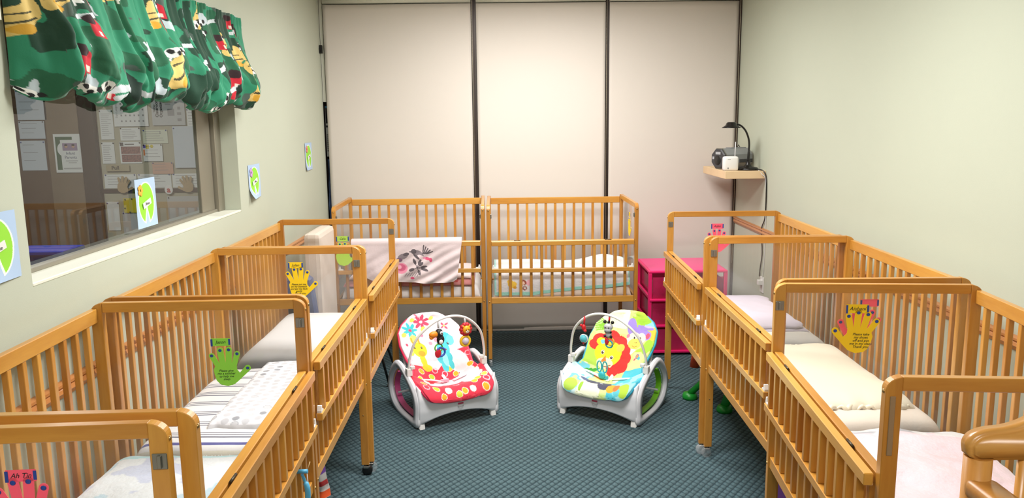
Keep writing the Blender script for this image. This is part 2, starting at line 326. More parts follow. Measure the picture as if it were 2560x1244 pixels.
def sheet(x0,x1,z0,z1,label,cat='notice',group='notices pinned up in the hall',y=5.996,col=None,lines=8,name='paper_notice',title=None,pins=True,rot=0,extra=None):
    r=thing(name,label,cat,((x0+x1)/2,y,(z0+z1)/2),0,group); r.rotation_euler=(0,rot,0); hw,hh=(x1-x0)/2,(z1-z0)/2
    bm=bmesh.new(); bx(bm,-hw,hw,-.001,.001,-hh,hh); obj('sheet',bm,col or PAPER,r)
    bm=bmesh.new(); k=0
    if lines:
        zz=hh*.72
        while zz>-hh*.8 and k<lines:
            ln=hw*random.uniform(.5,.85); bx(bm,-hw*.8,-hw*.8+ln*1.8,-.0016,-.001,zz-.0013,zz+.0013); zz-=2*hh*.78/lines; k+=1
        obj('print_lines',bm,GREYINK,r)
    else: bm.free()
    if title: text(title,hh*.28,INK,r,(0,-.0015,hh*.4))
    if pins:
        bm=bmesh.new()
        for sx in (-1,1): ball(bm,(sx*hw*.9,-.004,hh*.9),.005,n=8)
        obj('push_pins',bm,BLUEINK if random.random()<.5 else BLACK,r)
    return r
YEL=mat('yellow_paper',(206,190,40),.8); BLUEGREY=mat('blue_white_paper',(196,206,214),.8)
sheet(-3.59,-3.377,1.68,1.90,'pale blue sheet, topmost of three at the left on the hall door',y=5.985,col=BLUEGREY,lines=3)
sheet(-3.59,-3.40,1.542,1.672,'pale blue half sheet, middle of three at the left on the hall door',y=5.985,col=BLUEGREY,lines=3)
sheet(-3.595,-3.41,1.308,1.528,'pale blue sheet, lowest of three at the left on the hall door',y=5.985,col=BLUEGREY,lines=3)
# green and white sign
r=thing('parents_sign','white and green sign reading Infant Parents on the hall door','sign',(-3.242,5.975,1.432))
box('sheet',(-.098,.098,0,.0015,-.143,.143),PAPER,r); GRN=mat('sign_green',(58,96,66),.8)
bm=bmesh.new(); bx(bm,-.085,.04,-.0008,0,.1,.122); bx(bm,-.085,-.05,-.0008,0,-.122,.1); obj('green_band',bm,GRN,r)
bm=bmesh.new(); prism(bm,[(-.02+.055*math.cos(k*math.pi/14),.03+.055*math.sin(k*math.pi/14)) for k in range(28)],1,-.0012,-.0002); bx(bm,-.04,.09,-.0015,-.0003,-.12,.085); obj('white_disc',bm,PAPER,r)
bm=bmesh.new(); bx(bm,-.035,.075,-.0022,-.0015,.02,.075); obj('photo_print',bm,mat('lilac_photo',(150,132,160),.6),r)
bm=bmesh.new()
for cx in (-.008,.045): ball(bm,(cx,-.002,.052),.013,(1,.1,1),10)
obj('faces_print',bm,mat('skin_print',(196,160,140),.7),r)
bm=bmesh.new()
for cx in (-.008,.045): ball(bm,(cx,-.0025,.061),.012,(1,.1,.6),10)
obj('hair_print',bm,INK,r)
text('Infant\nParents',.03,mat('slate_ink',(90,100,130),.8),r,(.02,-.0024,-.015))
bm=bmesh.new(); bx(bm,-.02,.07,-.002,-.0012,-.058,-.054); bx(bm,.0,.06,-.002,-.0012,-.072,-.068); bx(bm,-.04,.09,-.002,-.0012,-.113,-.108); obj('print_lines',bm,GREYINK,r)
sheet(-2.994,-2.895,1.775,1.86,'small white notice under the curtain at the top left of the board',lines=4)
sheet(-2.993,-2.895,1.53,1.75,'tall white notice at the left edge of the board',lines=12)
sheet(-2.998,-2.904,1.35,1.51,'white notice above the Pull strip at the left edge',lines=9)
r=sheet(-2.885,-2.632,1.625,1.87,'large white sign language chart near the top of the board',lines=0,y=5.992); bm=bmesh.new()
for i in range(6):
    for j in range(5): bx(bm,-.075+i*.032,-.064+i*.032,-.0016,-.001,-.09+j*.042,-.078+j*.042)
obj('chart_marks',bm,GREYINK,r); text('Sign Language',.022,GREYINK,r,(-.105,-.0015,0),rot=(math.pi/2,-math.pi/2,0))
r=sheet(-2.60,-2.356,1.63,1.88,'grey poster with sideways title Classroom Organizers',lines=0,y=5.988,col=mat('grey_poster',(186,190,190),.7)); 
text('TREND',.018,INK,r,(-.10,-.0015,.0),rot=(math.pi/2,-math.pi/2,0),bold=.0004); text('Classroom\nOrganizers',.030,INK,r,(-.068,-.0015,0),rot=(math.pi/2,-math.pi/2,0),bold=.0008)
bm=bmesh.new()
for (x,z,a,b) in ((-.02,.07,.02,.03),(.03,.075,.03,.02),(.075,.08,.012,.02),(.0,.03,.04,.006),(.02,-.03,.05,.05),(.08,.0,.02,.02),(.08,-.04,.03,.02),(.08,-.085,.03,.02),(-.03,.045,.015,.015),(.06,.04,.018,.01)): bx(bm,x-a/2,x+a/2,-.0016,-.001,z-b/2,z+b/2)
obj('pictures',bm,GREYINK,r)
sheet(-2.34,-2.25,1.765,1.86,'small white sheet at the top right of the board',lines=3)
sheet(-2.346,-2.25,1.514,1.754,'tall white notice at the right edge of the board',lines=9)
sheet(-2.851,-2.70,1.52,1.615,'white notice under the sign language chart',lines=6)
r=sheet(-2.685,-2.50,1.497,1.598,'greenish white notice marked with a small letter b',lines=5,col=mat('green_white_paper',(210,216,196),.8)); text('b',.03,GREYINK,r,(.04,-.0015,.03))
r=sheet(-2.865,-2.705,1.35,1.512,'notice with two rows of brown group photographs',lines=0); bm=bmesh.new(); bx(bm,-.07,.075,-.0016,-.001,-.01,.045); bx(bm,-.068,.077,-.0016,-.001,-.07,-.014); obj('photo_print',bm,mat('brown_photo',(128,84,78),.7,var=.5,vscale=90),r); bm=bmesh.new(); bx(bm,-.075,-.05,-.0016,-.001,.05,.075); bx(bm,-.04,.03,-.0016,-.001,.058,.066); obj('heading',bm,mat('dark_grey_ink',(70,70,70),.8),r)
r=sheet(-2.69,-2.545,1.365,1.492,'notice with purple and yellow corner pictures',lines=4,y=5.99); bm=bmesh.new(); bx(bm,-.07,-.05,-.0016,-.001,.035,.058); obj('purple_patch',bm,mat('purple_ink',(90,84,170),.7),r); bm=bmesh.new(); bx(bm,-.048,-.025,-.0016,-.001,.03,.06); ball(bm,(-.005,-.0016,.048),.012,(1,.1,1),12); obj('yellow_patch',bm,YEL,r)
bm=bmesh.new(); bx(bm,-.07,-.058,-.0016,-.001,-.02,.025); obj('orange_patch',bm,mat('orange_ink',(214,130,70),.7),r)
sheet(-2.63,-2.475,1.27,1.355,'peach notice with a dark picture under the purple and yellow one',lines=3,col=mat('peach_paper',(200,160,138),.8),y=5.989)
sheet(-2.456,-2.262,1.314,1.622,'big blank bluish white sheet on the right of the board',lines=0,col=BLUEGREY,y=5.984)
r=thing('pull_strip','tan strip with the word Pull on the board','sign',(-2.885,5.985,1.318)); box('strip',(-.09,.085,0,.0015,-.024,.024),mat('tan_strip',(168,158,128),.7),r); text('Pull',.04,INK,r,(-.02,-.001,0),bold=.0005)
for a,b,t in ((-3.0,-2.76,'long white strip of notes at the left below the Pull strip'),(-2.75,-2.50,'long white strip of notes in the middle, behind the lily pad'),(-2.49,-2.25,'long white strip of notes at the right with a tan hand')): sheet(a,b,1.165,1.27,t,lines=4,y=5.997)
def hand_poly(s,thumb=1,spread=1.0):
    # outline of a paper hand, width ~1, origin at palm centre, +y to fingertips
    F=[(-.31,.30,-.50*spread,.66,.105),(-.11,.36,-.18*spread,.86,.115),(.11,.36,.14*spread,.88,.115),(.31,.30,.44*spread,.72,.105)]
    pts=[(-.24,-.46),(-.38,-.30),(-.44,-.05),(-.46,.12)]
    for bx_,by,tx,ty,r in F:
        d=np.array([tx-bx_,ty-by]); d/=np.hypot(*d); n=np.array([-d[1],d[0]])
        pts.append(tuple(np.array([bx_,by])+n*r*.95)); 
        for k in range(7):
            a=math.pi*k/6; pts.append(tuple(np.array([tx,ty])+n*r*math.cos(a)+d*r*math.sin(a)))
        pts.append(tuple(np.array([bx_,by])-n*r*.95))
    pts+=[(.40,.12),(.50,-.02)]
    d=np.array([.75,.45]); d/=np.hypot(*d); n=np.array([-d[1],d[0]]); T=np.array([.80,.16])
    for k in range(7):
        a=math.pi*k/6; pts.append(tuple(T+n*.12*math.cos(a)+d*.12*math.sin(a)))
    pts+=[(.45,-.32),(.28,-.46),(.03,-.53)]
    return [(x*s*thumb,y*s) for x,y in pts], [(tx*s*thumb,ty*s) for _,_,tx,ty,_ in F]+[(.80*s*thumb,.16*s)]
def flat_poly(name,pts,y0,y1,m,parent,**k):
    bm=bmesh.new(); 
    # drop near duplicate points
    q=[pts[0]]
    for p in pts[1:]:
        if math.dist(p,q[-1])>1e-5: q.append(p)
    prism(bm,q,1,y0,y1); bmesh.ops.triangulate(bm,faces=[f for f in bm.faces if len(f.verts)>4]); return obj(name,bm,m,parent,**k)
TAN=mat('tan_card',(176,152,112),.8)
for x,th,t in ((-2.862,-1,'tan paper hand pinned at the left of the board'),(-2.37,1,'tan paper hand pinned at the right of the board')):
    p,_=hand_poly(.085,-th); o=flat_poly('paper_hand',p,0,.0012,TAN,None,loc=(x,5.978,1.175)); o.rotation_euler=(0,.3*(-th),0); tag(o,t,'paper hand')
for ch,x,z,col,t in (('A',-2.712,1.16,(40,84,60),'green letter A sticker left of the glass lily pad'),('a',-2.518,1.15,(190,50,44),'red letter a sticker right of the glass lily pad')):
    r=thing('letter_sticker',t,'sticker',(x,5.98,z)); bm=bmesh.new(); ball(bm,(0,0,0),.032,(1,.03,1.05),16); obj('backing',bm,WHITEP,r); text(ch,.06,mat('ink_%s'%('up' if ch=='A' else 'low'),col,.7),r,(0,-.0015,0),bold=.002)
r=sheet(-2.867,-2.70,.98,1.09,'torn yellow sheet pinned below the board strip',lines=0,col=YEL,y=5.985,pins=False); bm=bmesh.new()
for x,z in ((-.07,.045),(-.02,.05),(.02,.045),(.07,.045),(-.075,-.02),(-.04,-.05),(.02,-.05),(.075,-.045)): ball(bm,(x,-.004,z),.006,n=8)
obj('push_pins',bm,mat('green_pin',(40,60,44),.5),r)
sheet(-3.0,-2.91,.845,1.064,'white sheet at the lower left of the board',lines=0); sheet(-2.887,-2.722,.82,.985,'grey white sheet hanging below the yellow one',lines=0,col=mat('dim_paper',(186,188,186),.8),y=5.992)
sheet(-2.54,-2.285,.885,1.10,'wide pleated white sheet at the lower right of the board',lines=0,y=5.99,col=MATS['dim_paper'])
# blue tub in the hall on a low cabinet
cb=thing('hall_cabinet','dark wooden low cabinet under the blue tub behind the glass','cabinet',(-2.78,4.6,0)); box('body',(-.3,.3,-.25,.25,.0,.775),DBROWN,cb,bev=.005); box('cabinet_top',(-.32,.32,-.27,.27,.775,.80),BROWN,cb,bev=.004)
tb=thing('storage_tub','blue plastic tub with lid behind the interior window','tub',(-2.68,4.6,.80)); BLUEP=mat('blue_plastic',(26,60,170),.35)
bm=bmesh.new(); v=[(-.13,-.09,0),(.13,-.09,0),(.13,.09,0),(-.13,.09,0)]; w=[(-.155,-.11,.11),(.155,-.11,.11),(.155,.11,.11),(-.155,.11,.11)]
vv=[bm.verts.new(p) for p in v+w]; bm.faces.new(vv[:4][::-1]); bm.faces.new(vv[4:])
for i in range(4): bm.faces.new((vv[i],vv[(i+1)%4],vv[4+(i+1)%4],vv[4+i]))
obj('tub_body',bm,BLUEP,tb); box('lid',(-.165,.165,-.12,.12,.11,.135),BLUEP,tb,bev=.006)
# ------------------------------------------------------------------ cribs
CW,CH=.3365,1.095
SLX=[-.417+i*.0694 for i in range(13)]
def make_crib():
    t=thing('baby_crib','x','crib',(0,0,0),0,'wooden cribs lining the walls')
    prof=[(.301,.055),(CW,.055),(CW,1.066),(.3355,1.071),(.3335,1.0765),(.330,1.0815),(.3255,1.086),(.320,1.0895),(.3135,1.0922),(.3075,1.094),(.301,CH)]
    for sx in (-1,1):
        for sy in (-1,1):
            bm=bmesh.new(); prism(bm,[(sy*a,b) for a,b in prof],0,sx*.4755,sx*.5,bev=.0015)
            lg=obj('leg',bm,W_Z,t)
            cx,cy=sx*.488,sy*.319
            bm=bmesh.new(); tube(bm,[(cx,cy,.045),(cx,cy,.056)],.006,8,mi=1); bx(bm,cx-.012,cx+.012,cy-.014,cy+.012,.036,.047,bev=.002,mi=1)
            lathe(bm,[(.010,-.010),(.024,-.010),(.0245,-.004),(.0245,.004),(.024,.010),(.010,.010)],18,(cx+.003,cy-.006,.0245),'x')
            obj('caster',bm,[CLEARW,METAL],lg)
            bm=bmesh.new(); yb=sy*(CW+.0005)
            for z in (1.060,.447): ball(bm,(cx,yb,z),.005,(1,.6,1),8)
            for z in (.30,): ball(bm,(sx*.4752,sy*.319,z),.003,(.5,1,1),6)
            obj('bolt',bm,BRASS,lg)
        box('end_top_rail',(sx*.4885-.0105,sx*.4885+.0105,-.3012,.3012,1.063,CH-.0005),W_Y,t,bev=.0015)
        box('end_bottom_rail',(sx*.4885-.0105,sx*.4885+.0105,-.3012,.3012,.435,.476),W_Y,t,bev=.0015)
        box('clear_end_panel',(sx*.4885-.002,sx*.4885+.002,-.3011,.3011,.4755,1.0635),ACRYL,t)
        bm=bmesh.new(); xi=sx*.4752
        bx(bm,min(xi,xi-sx*.003),max(xi,xi-sx*.003),-.334,-.306,1.003,1.035,bev=.001); bx(bm,min(xi,xi-sx*.008),max(xi,xi-sx*.008),-.324,-.316,1.006,1.032,bev=.001)
        obj('catch_plate',bm,METAL,t)
    b=bx(bmesh.new(),-.475,.475,.315,.3355,1.032,1.077,bev=.002); bk=obj('back_rail',b,W_X,t)
    bl=box('back_bottom_rail',(-.475,.475,.315,.3355,.435,.476),W_X,t,bev=.002)
    m0=bx(bmesh.new(),-.0092,.0092,-.0085,.0085,.476,1.032,bev=.0015); s=obj('slat',m0,W_Z,bk,(SLX[0],.326,0))
    for x in SLX[1:]: c=s.copy(); COL.objects.link(c); c.parent=bk; c.location=(x,.326,0)
    b=bmesh.new(); bx(b,-.473,.473,-.331,-.306,.828,.858,bev=.002); gi=obj('side_gate',b,W_X,t)
    box('gate_bottom_rail',(-.475,.475,-.331,-.306,.435,.476),W_X,gi,bev=.002)
    m1=bx(bmesh.new(),-.0092,.0092,-.0105,.0105,.476,.828,bev=.0015); s=obj('slat',m1,W_Z,gi,(SLX[0],-.3185,0))
    for x in SLX[1:]: c=s.copy(); COL.objects.link(c); c.parent=gi; c.location=(x,-.3185,0)
    b=bmesh.new(); bx(b,-.470,.470,-.360,-.338,.828,.858,bev=.002); go=obj('folded_gate',b,W_X,t)
    box('gate_middle_rail',(-.470,.470,-.360,-.338,.649,.676),W_X,go,bev=.002)
    m2=bx(bmesh.new(),-.0092,.0092,-.0095,.0095,.676,.828,bev=.0015); s=obj('slat',m2,W_Z,go,(SLX[0],-.349,0))
    for x in SLX[1:]: c=s.copy(); COL.objects.link(c); c.parent=go; c.location=(x,-.349,0)
    for sx in (-1,1):
        b=bmesh.new(); prism(b,[(sx*.437,.676),(sx*.468,.676),(sx*.468,.683),(sx*.462,.700),(sx*.456,.700),(sx*.452,.684),(sx*.437,.682)],1,-.356,-.340,bev=.001); obj('latch',b,WHITEP,go)
        b=bmesh.new(); lathe(b,[(.0035,-.022),(.0035,.022)],8,(sx*.30,-.3345,.858),'x'); obj('hinge',b,DARKMET,go)
    box('mattress_support',(-.47,.47,-.30,.31,.452,.466),mat('white_board',(214,210,202),.7),t)
    return t
CR={'L1':(-.9663,4.044,.001),'L2':(-.9827,3.0353,.0006),'L3':(-.9642,1.9872,.0248),'L4':(-.9569,.9429,.0538),
'R1':(1.3052,4.184,-.0293),'R2':(1.2981,3.1727,-.0222),'R3':(1.2102,2.1044,-.0933),'B1':(-.63,5.4942,.0193),'B2':(.3869,5.4786,.0079)}
def pose(c):
    x,y,t=CR[c]; return (x,y,0),t+{'L':math.pi/2,'R':-math.pi/2,'B':0}[c[0]]
LBL={'L1':'farthest crib of the left row, with a bare white mattress','L2':'second farthest crib of the left row, with a dotted blanket on striped sheet','L3':'left row crib holding a fringed pale blue blanket','L4':'nearest left crib, only its far end seen at the lower left corner',
'R1':'farthest crib of the right row, with folded lavender blanket','R2':'middle crib of the right row, with cream satin edged blanket','R3':'nearest right crib, with fluffy pink blanket',
'B1':'left one of the two cribs along the back wall, bird blanket over its gate','B2':'right one of the two cribs along the back wall, mint edged blanket inside'}
def copy_tree(o,parent=None):
    c=o.copy(); COL.objects.link(c)
    if parent: c.parent=parent
    for ch in list(o.children): copy_tree(ch,c)
    return c
proto=make_crib(); CRO={}
for i,k in enumerate(CR):
    o=proto if i==0 else copy_tree(proto)
    CRO[k]=o
for k,o in CRO.items():
    loc,rz=pose(k); o.location=loc; o.rotation_euler=(0,0,rz); o['label']=LBL[k]
# black caster on the second left crib (far front leg)
for ch in CRO['L2'].children:
    if ch.name.startswith('leg'):
        v=ch.data.vertices[0].co
        if v.x>0 and v.y<0:
            for g in ch.children:
                if g.name.startswith('caster'):
                    g.data=g.data.copy(); g.data.materials[0]=BLACK; g['label']='black caster wheel'; g.scale=(1.0,1.0,1.0)
# worn metal strip on the near end of the nearest right crib
bm=bmesh.new(); bx(bm,.5,.503,-.327,-.315,.915,1.052,bev=.0012); obj('metal_strip',bm,mat('dull_strip',(160,134,104),.5,metal=.4),CRO['R3'])
def local(k,x,y,z):
    loc,rz=pose(k); return (loc[0]+x*math.cos(rz)-y*math.sin(rz),loc[1]+x*math.sin(rz)+y*math.cos(rz),z)
# ------------------------------------------------------------------ bedding
SHEETW=mat('white_cotton',(236,234,232),.85,sheen=.2,bump=.2,bscale=60,bdist=.004); PFAB=mat('printed_cotton',(255,255,255),.85,sheen=.2,attr=True,bump=.25,bscale=120,bdist=.003); FLUFF=mat('fluffy_fabric',(255,255,255),.95,sheen=.5,attr=True,bump=.35,bscale=70,bdist=.01)
def slab(name,k,x0,x1,y0,y1,z0,T,label,cat,col=(234,232,232),m=None,pow_=16,amp=.004,ns=.12,seed=0,paint=None,n=(110,80),group=None,wav=0,rz=0,dome=0,skew=0):
    u=np.linspace(-1,1,n[0]); v=np.linspace(-1,1,n[1]); u=np.sign(u)*(1-(1-abs(u))**1.6); v=np.sign(v)*(1-(1-abs(v))**1.6)
    U,V=np.meshgrid(u,v,indexing='ij'); hx,hy=(x1-x0)/2,(y1-y0)/2
    ex=1-np.abs(U)**pow_; ey=1-np.abs(V)**pow_; h=np.clip(ex*ey,0,1)**.36
    X=U*hx*(1+wav*(noise2(V*3+9,U*0,.5,seed+5)-.5)); Y=V*hy*(1+wav*(noise2(U*3+4,V*0,.5,seed+6)-.5))+skew*U*hx
    Z=T*h*(1+dome*(1-U*U)*(1-V*V))+amp*2*(fbm(X+5,Y+5,ns,seed)-.5)*h
    pt=Paint(X,Y,col)
    if paint: paint(pt,h)
    r=thing(name,label,cat,local(k,(x0+x1)/2,(y0+y1)/2,z0),pose(k)[1]+rz,group)
    o=grid('cloth' if cat!='mattress' else 'mattress_body',np.stack([X,Y,Z],-1),m or PFAB,pt.C,parent=r)
    # flat underside
    me=o.data; bm=bmesh.new(); bm.from_mesh(me); be=[e for e in bm.edges if e.is_boundary]
    try: bmesh.ops.edgeloop_fill(bm,edges=be)
    except Exception: pass
    bm.to_mesh(me); bm.free()
    return r
def xr(k,a0,a1): return (a0,a1) if k[0]!='R' else (-a1,-a0)
def stripes(pt,h):
    x=pt.x; f=(x+.5)/.105; ph=f-np.floor(f)
    m=((ph>.10)&(ph<.18))|((ph>.28)&(ph<.34))|((ph>.44)&(ph<.50)); m&=h>.2
    pt.mask(m,(70,72,100)); pt.mask((x>-.428)&(x<-.414)&(h>.1),(82,82,150)); pt.mask(x<-.445,(226,222,206))
MAT='mattresses in the cribs'
slab('crib_mattress','L1',-.462,.468,-.300,.305,.466,.095,'white sheeted mattress in the farthest left crib','mattress',seed=1,group=MAT,amp=.007,ns=.3)
slab('crib_mattress','L2',-.462,.462,-.300,.305,.466,.095,'white mattress sheet with dark thin stripes, left row','mattress',seed=2,group=MAT,paint=stripes,amp=.006,ns=.2,n=(420,80))
slab('crib_mattress','L3',-.462,.462,-.300,.305,.466,.09,'mattress under the fringed pale blue blanket','mattress',seed=3,group=MAT,col=(214,210,200))
slab('crib_mattress','L4',-.462,.462,-.300,.305,.466,.09,'mattress in the nearest left crib at the lower left','mattress',seed=3,group=MAT)
slab('crib_mattress','R1',-.462,.462,-.300,.305,.466,.095,'white mattress under the lavender blanket','mattress',seed=4,group=MAT,col=(240,238,232))
slab('crib_mattress','R2',-.462,.462,-.300,.305,.466,.095,'off-white mattress under the cream blanket','mattress',seed=5,group=MAT,col=(222,210,196))
slab('crib_mattress','R3',-.462,.462,-.300,.305,.466,.09,'mattress under the fluffy pink blanket','mattress',seed=6,group=MAT)
slab('crib_mattress','B1',-.462,.462,-.300,.305,.466,.09,'white mattress under the pink print pad','mattress',seed=7,group=MAT,col=(238,234,234))
slab('crib_mattress','B2',-.462,.462,-.300,.305,.466,.09,'pinkish white mattress under the mint edged blanket','mattress',seed=8,group=MAT,col=(222,206,194))
def dots(pt,h):
    s=.042; x=pt.x+5; y=pt.y+5; row=np.floor(y/s); xx=x/s+.5*(row%2); cx=np.floor(xx); rid=(np.sin(cx*12.9+row*78.2)*43758.5)%1
    fx=xx-cx-.5+(rid-.5)*.3; fy=y/s-row-.5+((rid*7)%1-.5)*.3; d=np.hypot(fx,fy)
    pt.mask(d<.34,(202,202,208)); pt.mask((d<.3)&(rid>.86),(150,152,160)); pt.mask((abs(d-.34)<.03)&(rid<.1),(170,172,180))
    pt.mask(h<.55,(206,206,210))
slab('dotted_blanket','L2',-.31,.44,-.302,.10,.555,.038,'white muslin blanket with grey dots folded on the striped mattress','blanket',col=(232,232,238),paint=dots,m=PFAB,seed=11,amp=.006,ns=.09,n=(260,150),wav=.05,pow_=14)
def fringe(pt,h):
    n=fbm(pt.x+3,pt.y+3,.16,21); pt.mask(n>.60,(184,212,228)); pt.mask(n<.38,(196,204,228))
    pt.mask((pt.x>.385)&(pt.x<.415),(170,218,226))
bl=slab('fringed_blanket','L3',-.44,.455,-.303,.28,.55,.055,'pale blue and white fluffy blanket with fringed edge, left row','blanket',col=(224,230,236),paint=fringe,m=FLUFF,seed=12,amp=.014,ns=.14,n=(160,110),wav=.03,dome=.35)
bm=bmesh.new()
for i in range(70):
    y=-.27+i*.0078; x=.435; a=random.uniform(-.006,.006); l=random.uniform(.012,.03)
    tube(bm,[(x,y,.022),(x+.012,y+a/2,.027+l*.3),(x+.014+l*.4,y+a,.012)],[.0022,.0018,.0008],4)
o=obj('fringe',bm,mat('white_yarn',(236,238,240),.9),bl); o['kind']='stuff'
def lav(pt,h): pt.mask(h<.35,(196,186,208))
slab('folded_blanket','R1',-.46,.27,-.29,.262,.555,.018,'lower fold of lavender blanket, farthest right crib','blanket',col=(198,190,208),m=PFAB,seed=13,amp=.004,wav=.05,group='lavender blanket folds')
slab('folded_blanket','R1',-.455,.245,-.285,.25,.573,.03,'upper fold of lavender blanket, farthest right crib','blanket',col=(206,198,216),m=PFAB,seed=14,amp=.010,ns=.2,wav=.07,pow_=6,dome=.25,group='lavender blanket folds')
bl=slab('satin_blanket','R2',-.46,.345,-.30,.255,.555,.042,'cream blanket with ruffled satin edge in the middle right crib','blanket',col=(226,219,196),m=mat('cream_satin',(226,219,196),.5,attr=True,sheen=.3,bump=.1),seed=15,amp=.012,ns=.35,wav=.05,pow_=8,dome=.2)
bm=bmesh.new()
for xs in (.40,-.40):
    pts=[(xs+.006*math.sin(i*.9),-.262+i*.0075,.010+.007*math.sin(i*1.3)) for i in range(70)]; tube(bm,pts,[.008+.003*math.sin(i*.7) for i in range(70)],8)
obj('satin_ruffle',bm,mat('cream_satin_edge',(236,226,200),.35,sheen=.4),bl)
def pinkb(pt,h):
    n=fbm(pt.x+3,pt.y+3,.12,33); pt.mask(n>.66,(232,214,222)); pt.mask((pt.x<-.34)&(n>.42),(226,226,230)); pt.mask((pt.x<-.37)&(n<.42),(178,180,190))
slab('pink_blanket','R3',-.462,.455,-.295,.305,.55,.06,'fluffy pale pink blanket with grey white far edge','blanket',col=(228,206,216),m=FLUFF,paint=pinkb,seed=16,amp=.016,ns=.12,n=(170,120),dome=.3,wav=.03)
def pinkprint(pt,h):
    for i in range(90):
        x,y=RNG.uniform(-.46,.46),RNG.uniform(-.3,.3); pt.ell(x,y,.018,.014,[(206,90,90),(240,170,170),(190,110,120)][i%3],rot=i)
slab('print_pad','B1',-.45,.425,-.302,.20,.553,.038,'pink floral print pad on the mattress of the left back crib','pad',col=(222,148,148),paint=pinkprint,seed=17,n=(200,100))
slab('print_sheet','B1',-.42,.40,-.27,.24,.592,.02,'pale pink dotted sheet lying on the floral pad','sheet',col=(246,226,228),seed=18,amp=.006)
# mint edged sherpa blanket in right back crib
nx=240; X=np.linspace(-.455,.455,nx); prof=[(.26,.60),(.12,.648),(-.05,.66),(-.18,.648),(-.25,.62),(-.283,.58),(-.292,.53),(-.294,.50)]
pc=catmull(prof,10); py=np.array([p[0] for p in pc]); pz=np.array([p[1] for p in pc]); nv=len(py)
P=np.zeros((nx,nv,3)); zb=np.interp(X,[-.46,-.2,-.05,.1,.3,.46],[.484,.482,.50,.515,.525,.545])
for j in range(nv):
    f=j/(nv-1); P[:,j,0]=X; P[:,j,1]=py[j]; z=pz[j]; P[:,j,2]=np.where(z<.6,zb+(z-.50)/(.6-.50)*(.6-zb),z)
P[...,2]+=(.028*np.exp(-((P[...,0]-.33)/.12)**2)-.012*np.exp(-((P[...,0]-.05)/.15)**2))*np.clip((P[...,1]+.28)*6,0,1)+.006*(fbm(P[...,0]+4,P[...,1]+4,.1,9)-.5)
P[...,1]+=-.002+.004*(fbm(P[...,0]+4,P[...,2]+4,.08,19)-.5)
pt=Paint(P[...,0],P[...,2],(222,219,221)); J=np.broadcast_to(np.arange(nv),(nx,nv))
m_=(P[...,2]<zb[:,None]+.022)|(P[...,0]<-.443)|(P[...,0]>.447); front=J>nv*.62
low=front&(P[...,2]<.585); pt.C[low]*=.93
pt.ell(-.335,.555,.03,.022,(232,190,70)); pt.ell(-.355,.572,.014,.012,(232,190,70)); pt.ell(-.318,.536,.012,.010,(206,150,50))
pt.ell(-.262,.565,.022,.018,(150,80,60)); pt.ell(-.262,.562,.012,.010,(236,200,180)); pt.ell(-.252,.53,.016,.014,(150,80,60),hole=.5); pt.ell(-.225,.565,.014,.02,(232,170,180))
pt.C[m_&front]=L((150,206,196)); pt.C[(P[...,0]<-.443)|(P[...,0]>.447)]=L((158,206,200))
r=thing('sherpa_blanket','fleecy white blanket with mint green edge in the right back crib','blanket',local('B2',0,0,0),CR['B2'][2]); grid('cloth',P,FLUFF,pt.C,parent=r,solid=.006)
# bird blanket over gate
nx=360; X=np.linspace(-.376,.348,nx); prof=[(-.292,.70),(-.293,.80),(-.292,.862),(-.302,.876),(-.33,.880),(-.358,.877),(-.370,.862),(-.372,.80),(-.374,.70),(-.376,.615)]
prof=prof[:7]+[(-.370-.006*i/9,.862-.247*i/9) for i in range(1,10)]; pc=catmull(prof,20); py=np.array([p[0] for p in pc]); pz=np.array([p[1] for p in pc]); nv=len(py)
P=np.zeros((nx,nv,3)); hem=np.interp(X,[-.376,-.25,0,.2,.32,.348],[.665,.612,.596,.588,.598,.615])
P[...,0]=X[:,None]; P[...,1]=py; P[...,2]=pz
fr=np.clip((.86-pz)/(.86-.615),0,1)*(py<-.36); P[...,2]=np.where((py<-.36)&(pz<.86),.86-fr*(.86-hem[:,None]),pz)
P[...,0]*=1-.10*fr*np.linspace(.3,1,nx)[:,None]
fold=np.sin((P[...,0]*1.0-P[...,2]*1.1)*34+3*noise2(P[...,0]+3,P[...,2],.12,4))*.009+.008*np.sin(P[...,0]*23+P[...,2]*9)+.008*(fbm(P[...,0]+4,P[...,2]+4,.07,14)-.5); P[...,1]-=(fold*.8+.014+.016*np.abs(np.sin((P[...,0]*.8-P[...,2]*1.5)*34+2*noise2(P[...,0]+5,P[...,2],.2,8)))**2*np.clip((P[...,0]+.1)*4,.2,1))*fr
pt=Paint(P[...,0],P[...,2],(218,200,203)); F=(py<-.355)[None,:]&np.ones((nx,1),bool); sv=pt.C.copy()
G1,G2,PK=(92,82,88),(134,122,128),(214,84,120)
pt.ell(.062,.778,.040,.026,G2,rot=-.6); pt.ell(.032,.80,.018,.016,G1); pt.ell(.010,.798,.010,.004,G1); pt.ell(.085,.758,.032,.014,(232,208,212),rot=-.5); pt.ell(.05,.765,.026,.008,G1,rot=-.7)
for a in range(5): pt.line(.092+.007*a,.785,.098+.014*a,.838-.010*a,.0042,G1)
pt.ell(.118,.752,.024,.010,PK,rot=-.3); pt.ell(.142,.742,.010,.014,PK); pt.ell(.10,.757,.010,.008,(236,150,180))
for x0,z0,x1,z1 in ((.052,.695,.030,.752),(.052,.695,.078,.748),(.052,.695,.072,.645),(.052,.695,.125,.672),(.052,.695,.118,.700),(.052,.695,.0,.675),(.052,.695,.092,.728)):
    pt.line(x0,z0,x1,z1,.002,G1); pt.ell((x0+2*x1)/3,(z0+2*z1)/3,math.dist((x0,z0),(x1,z1))*.34,.009,G1,rot=math.atan2(z1-z0,x1-x0))
for i in range(6): pt.line(-.03+i*.016,.640-i*.001,-.015+i*.018,.658+i*.003,.0018,G2)
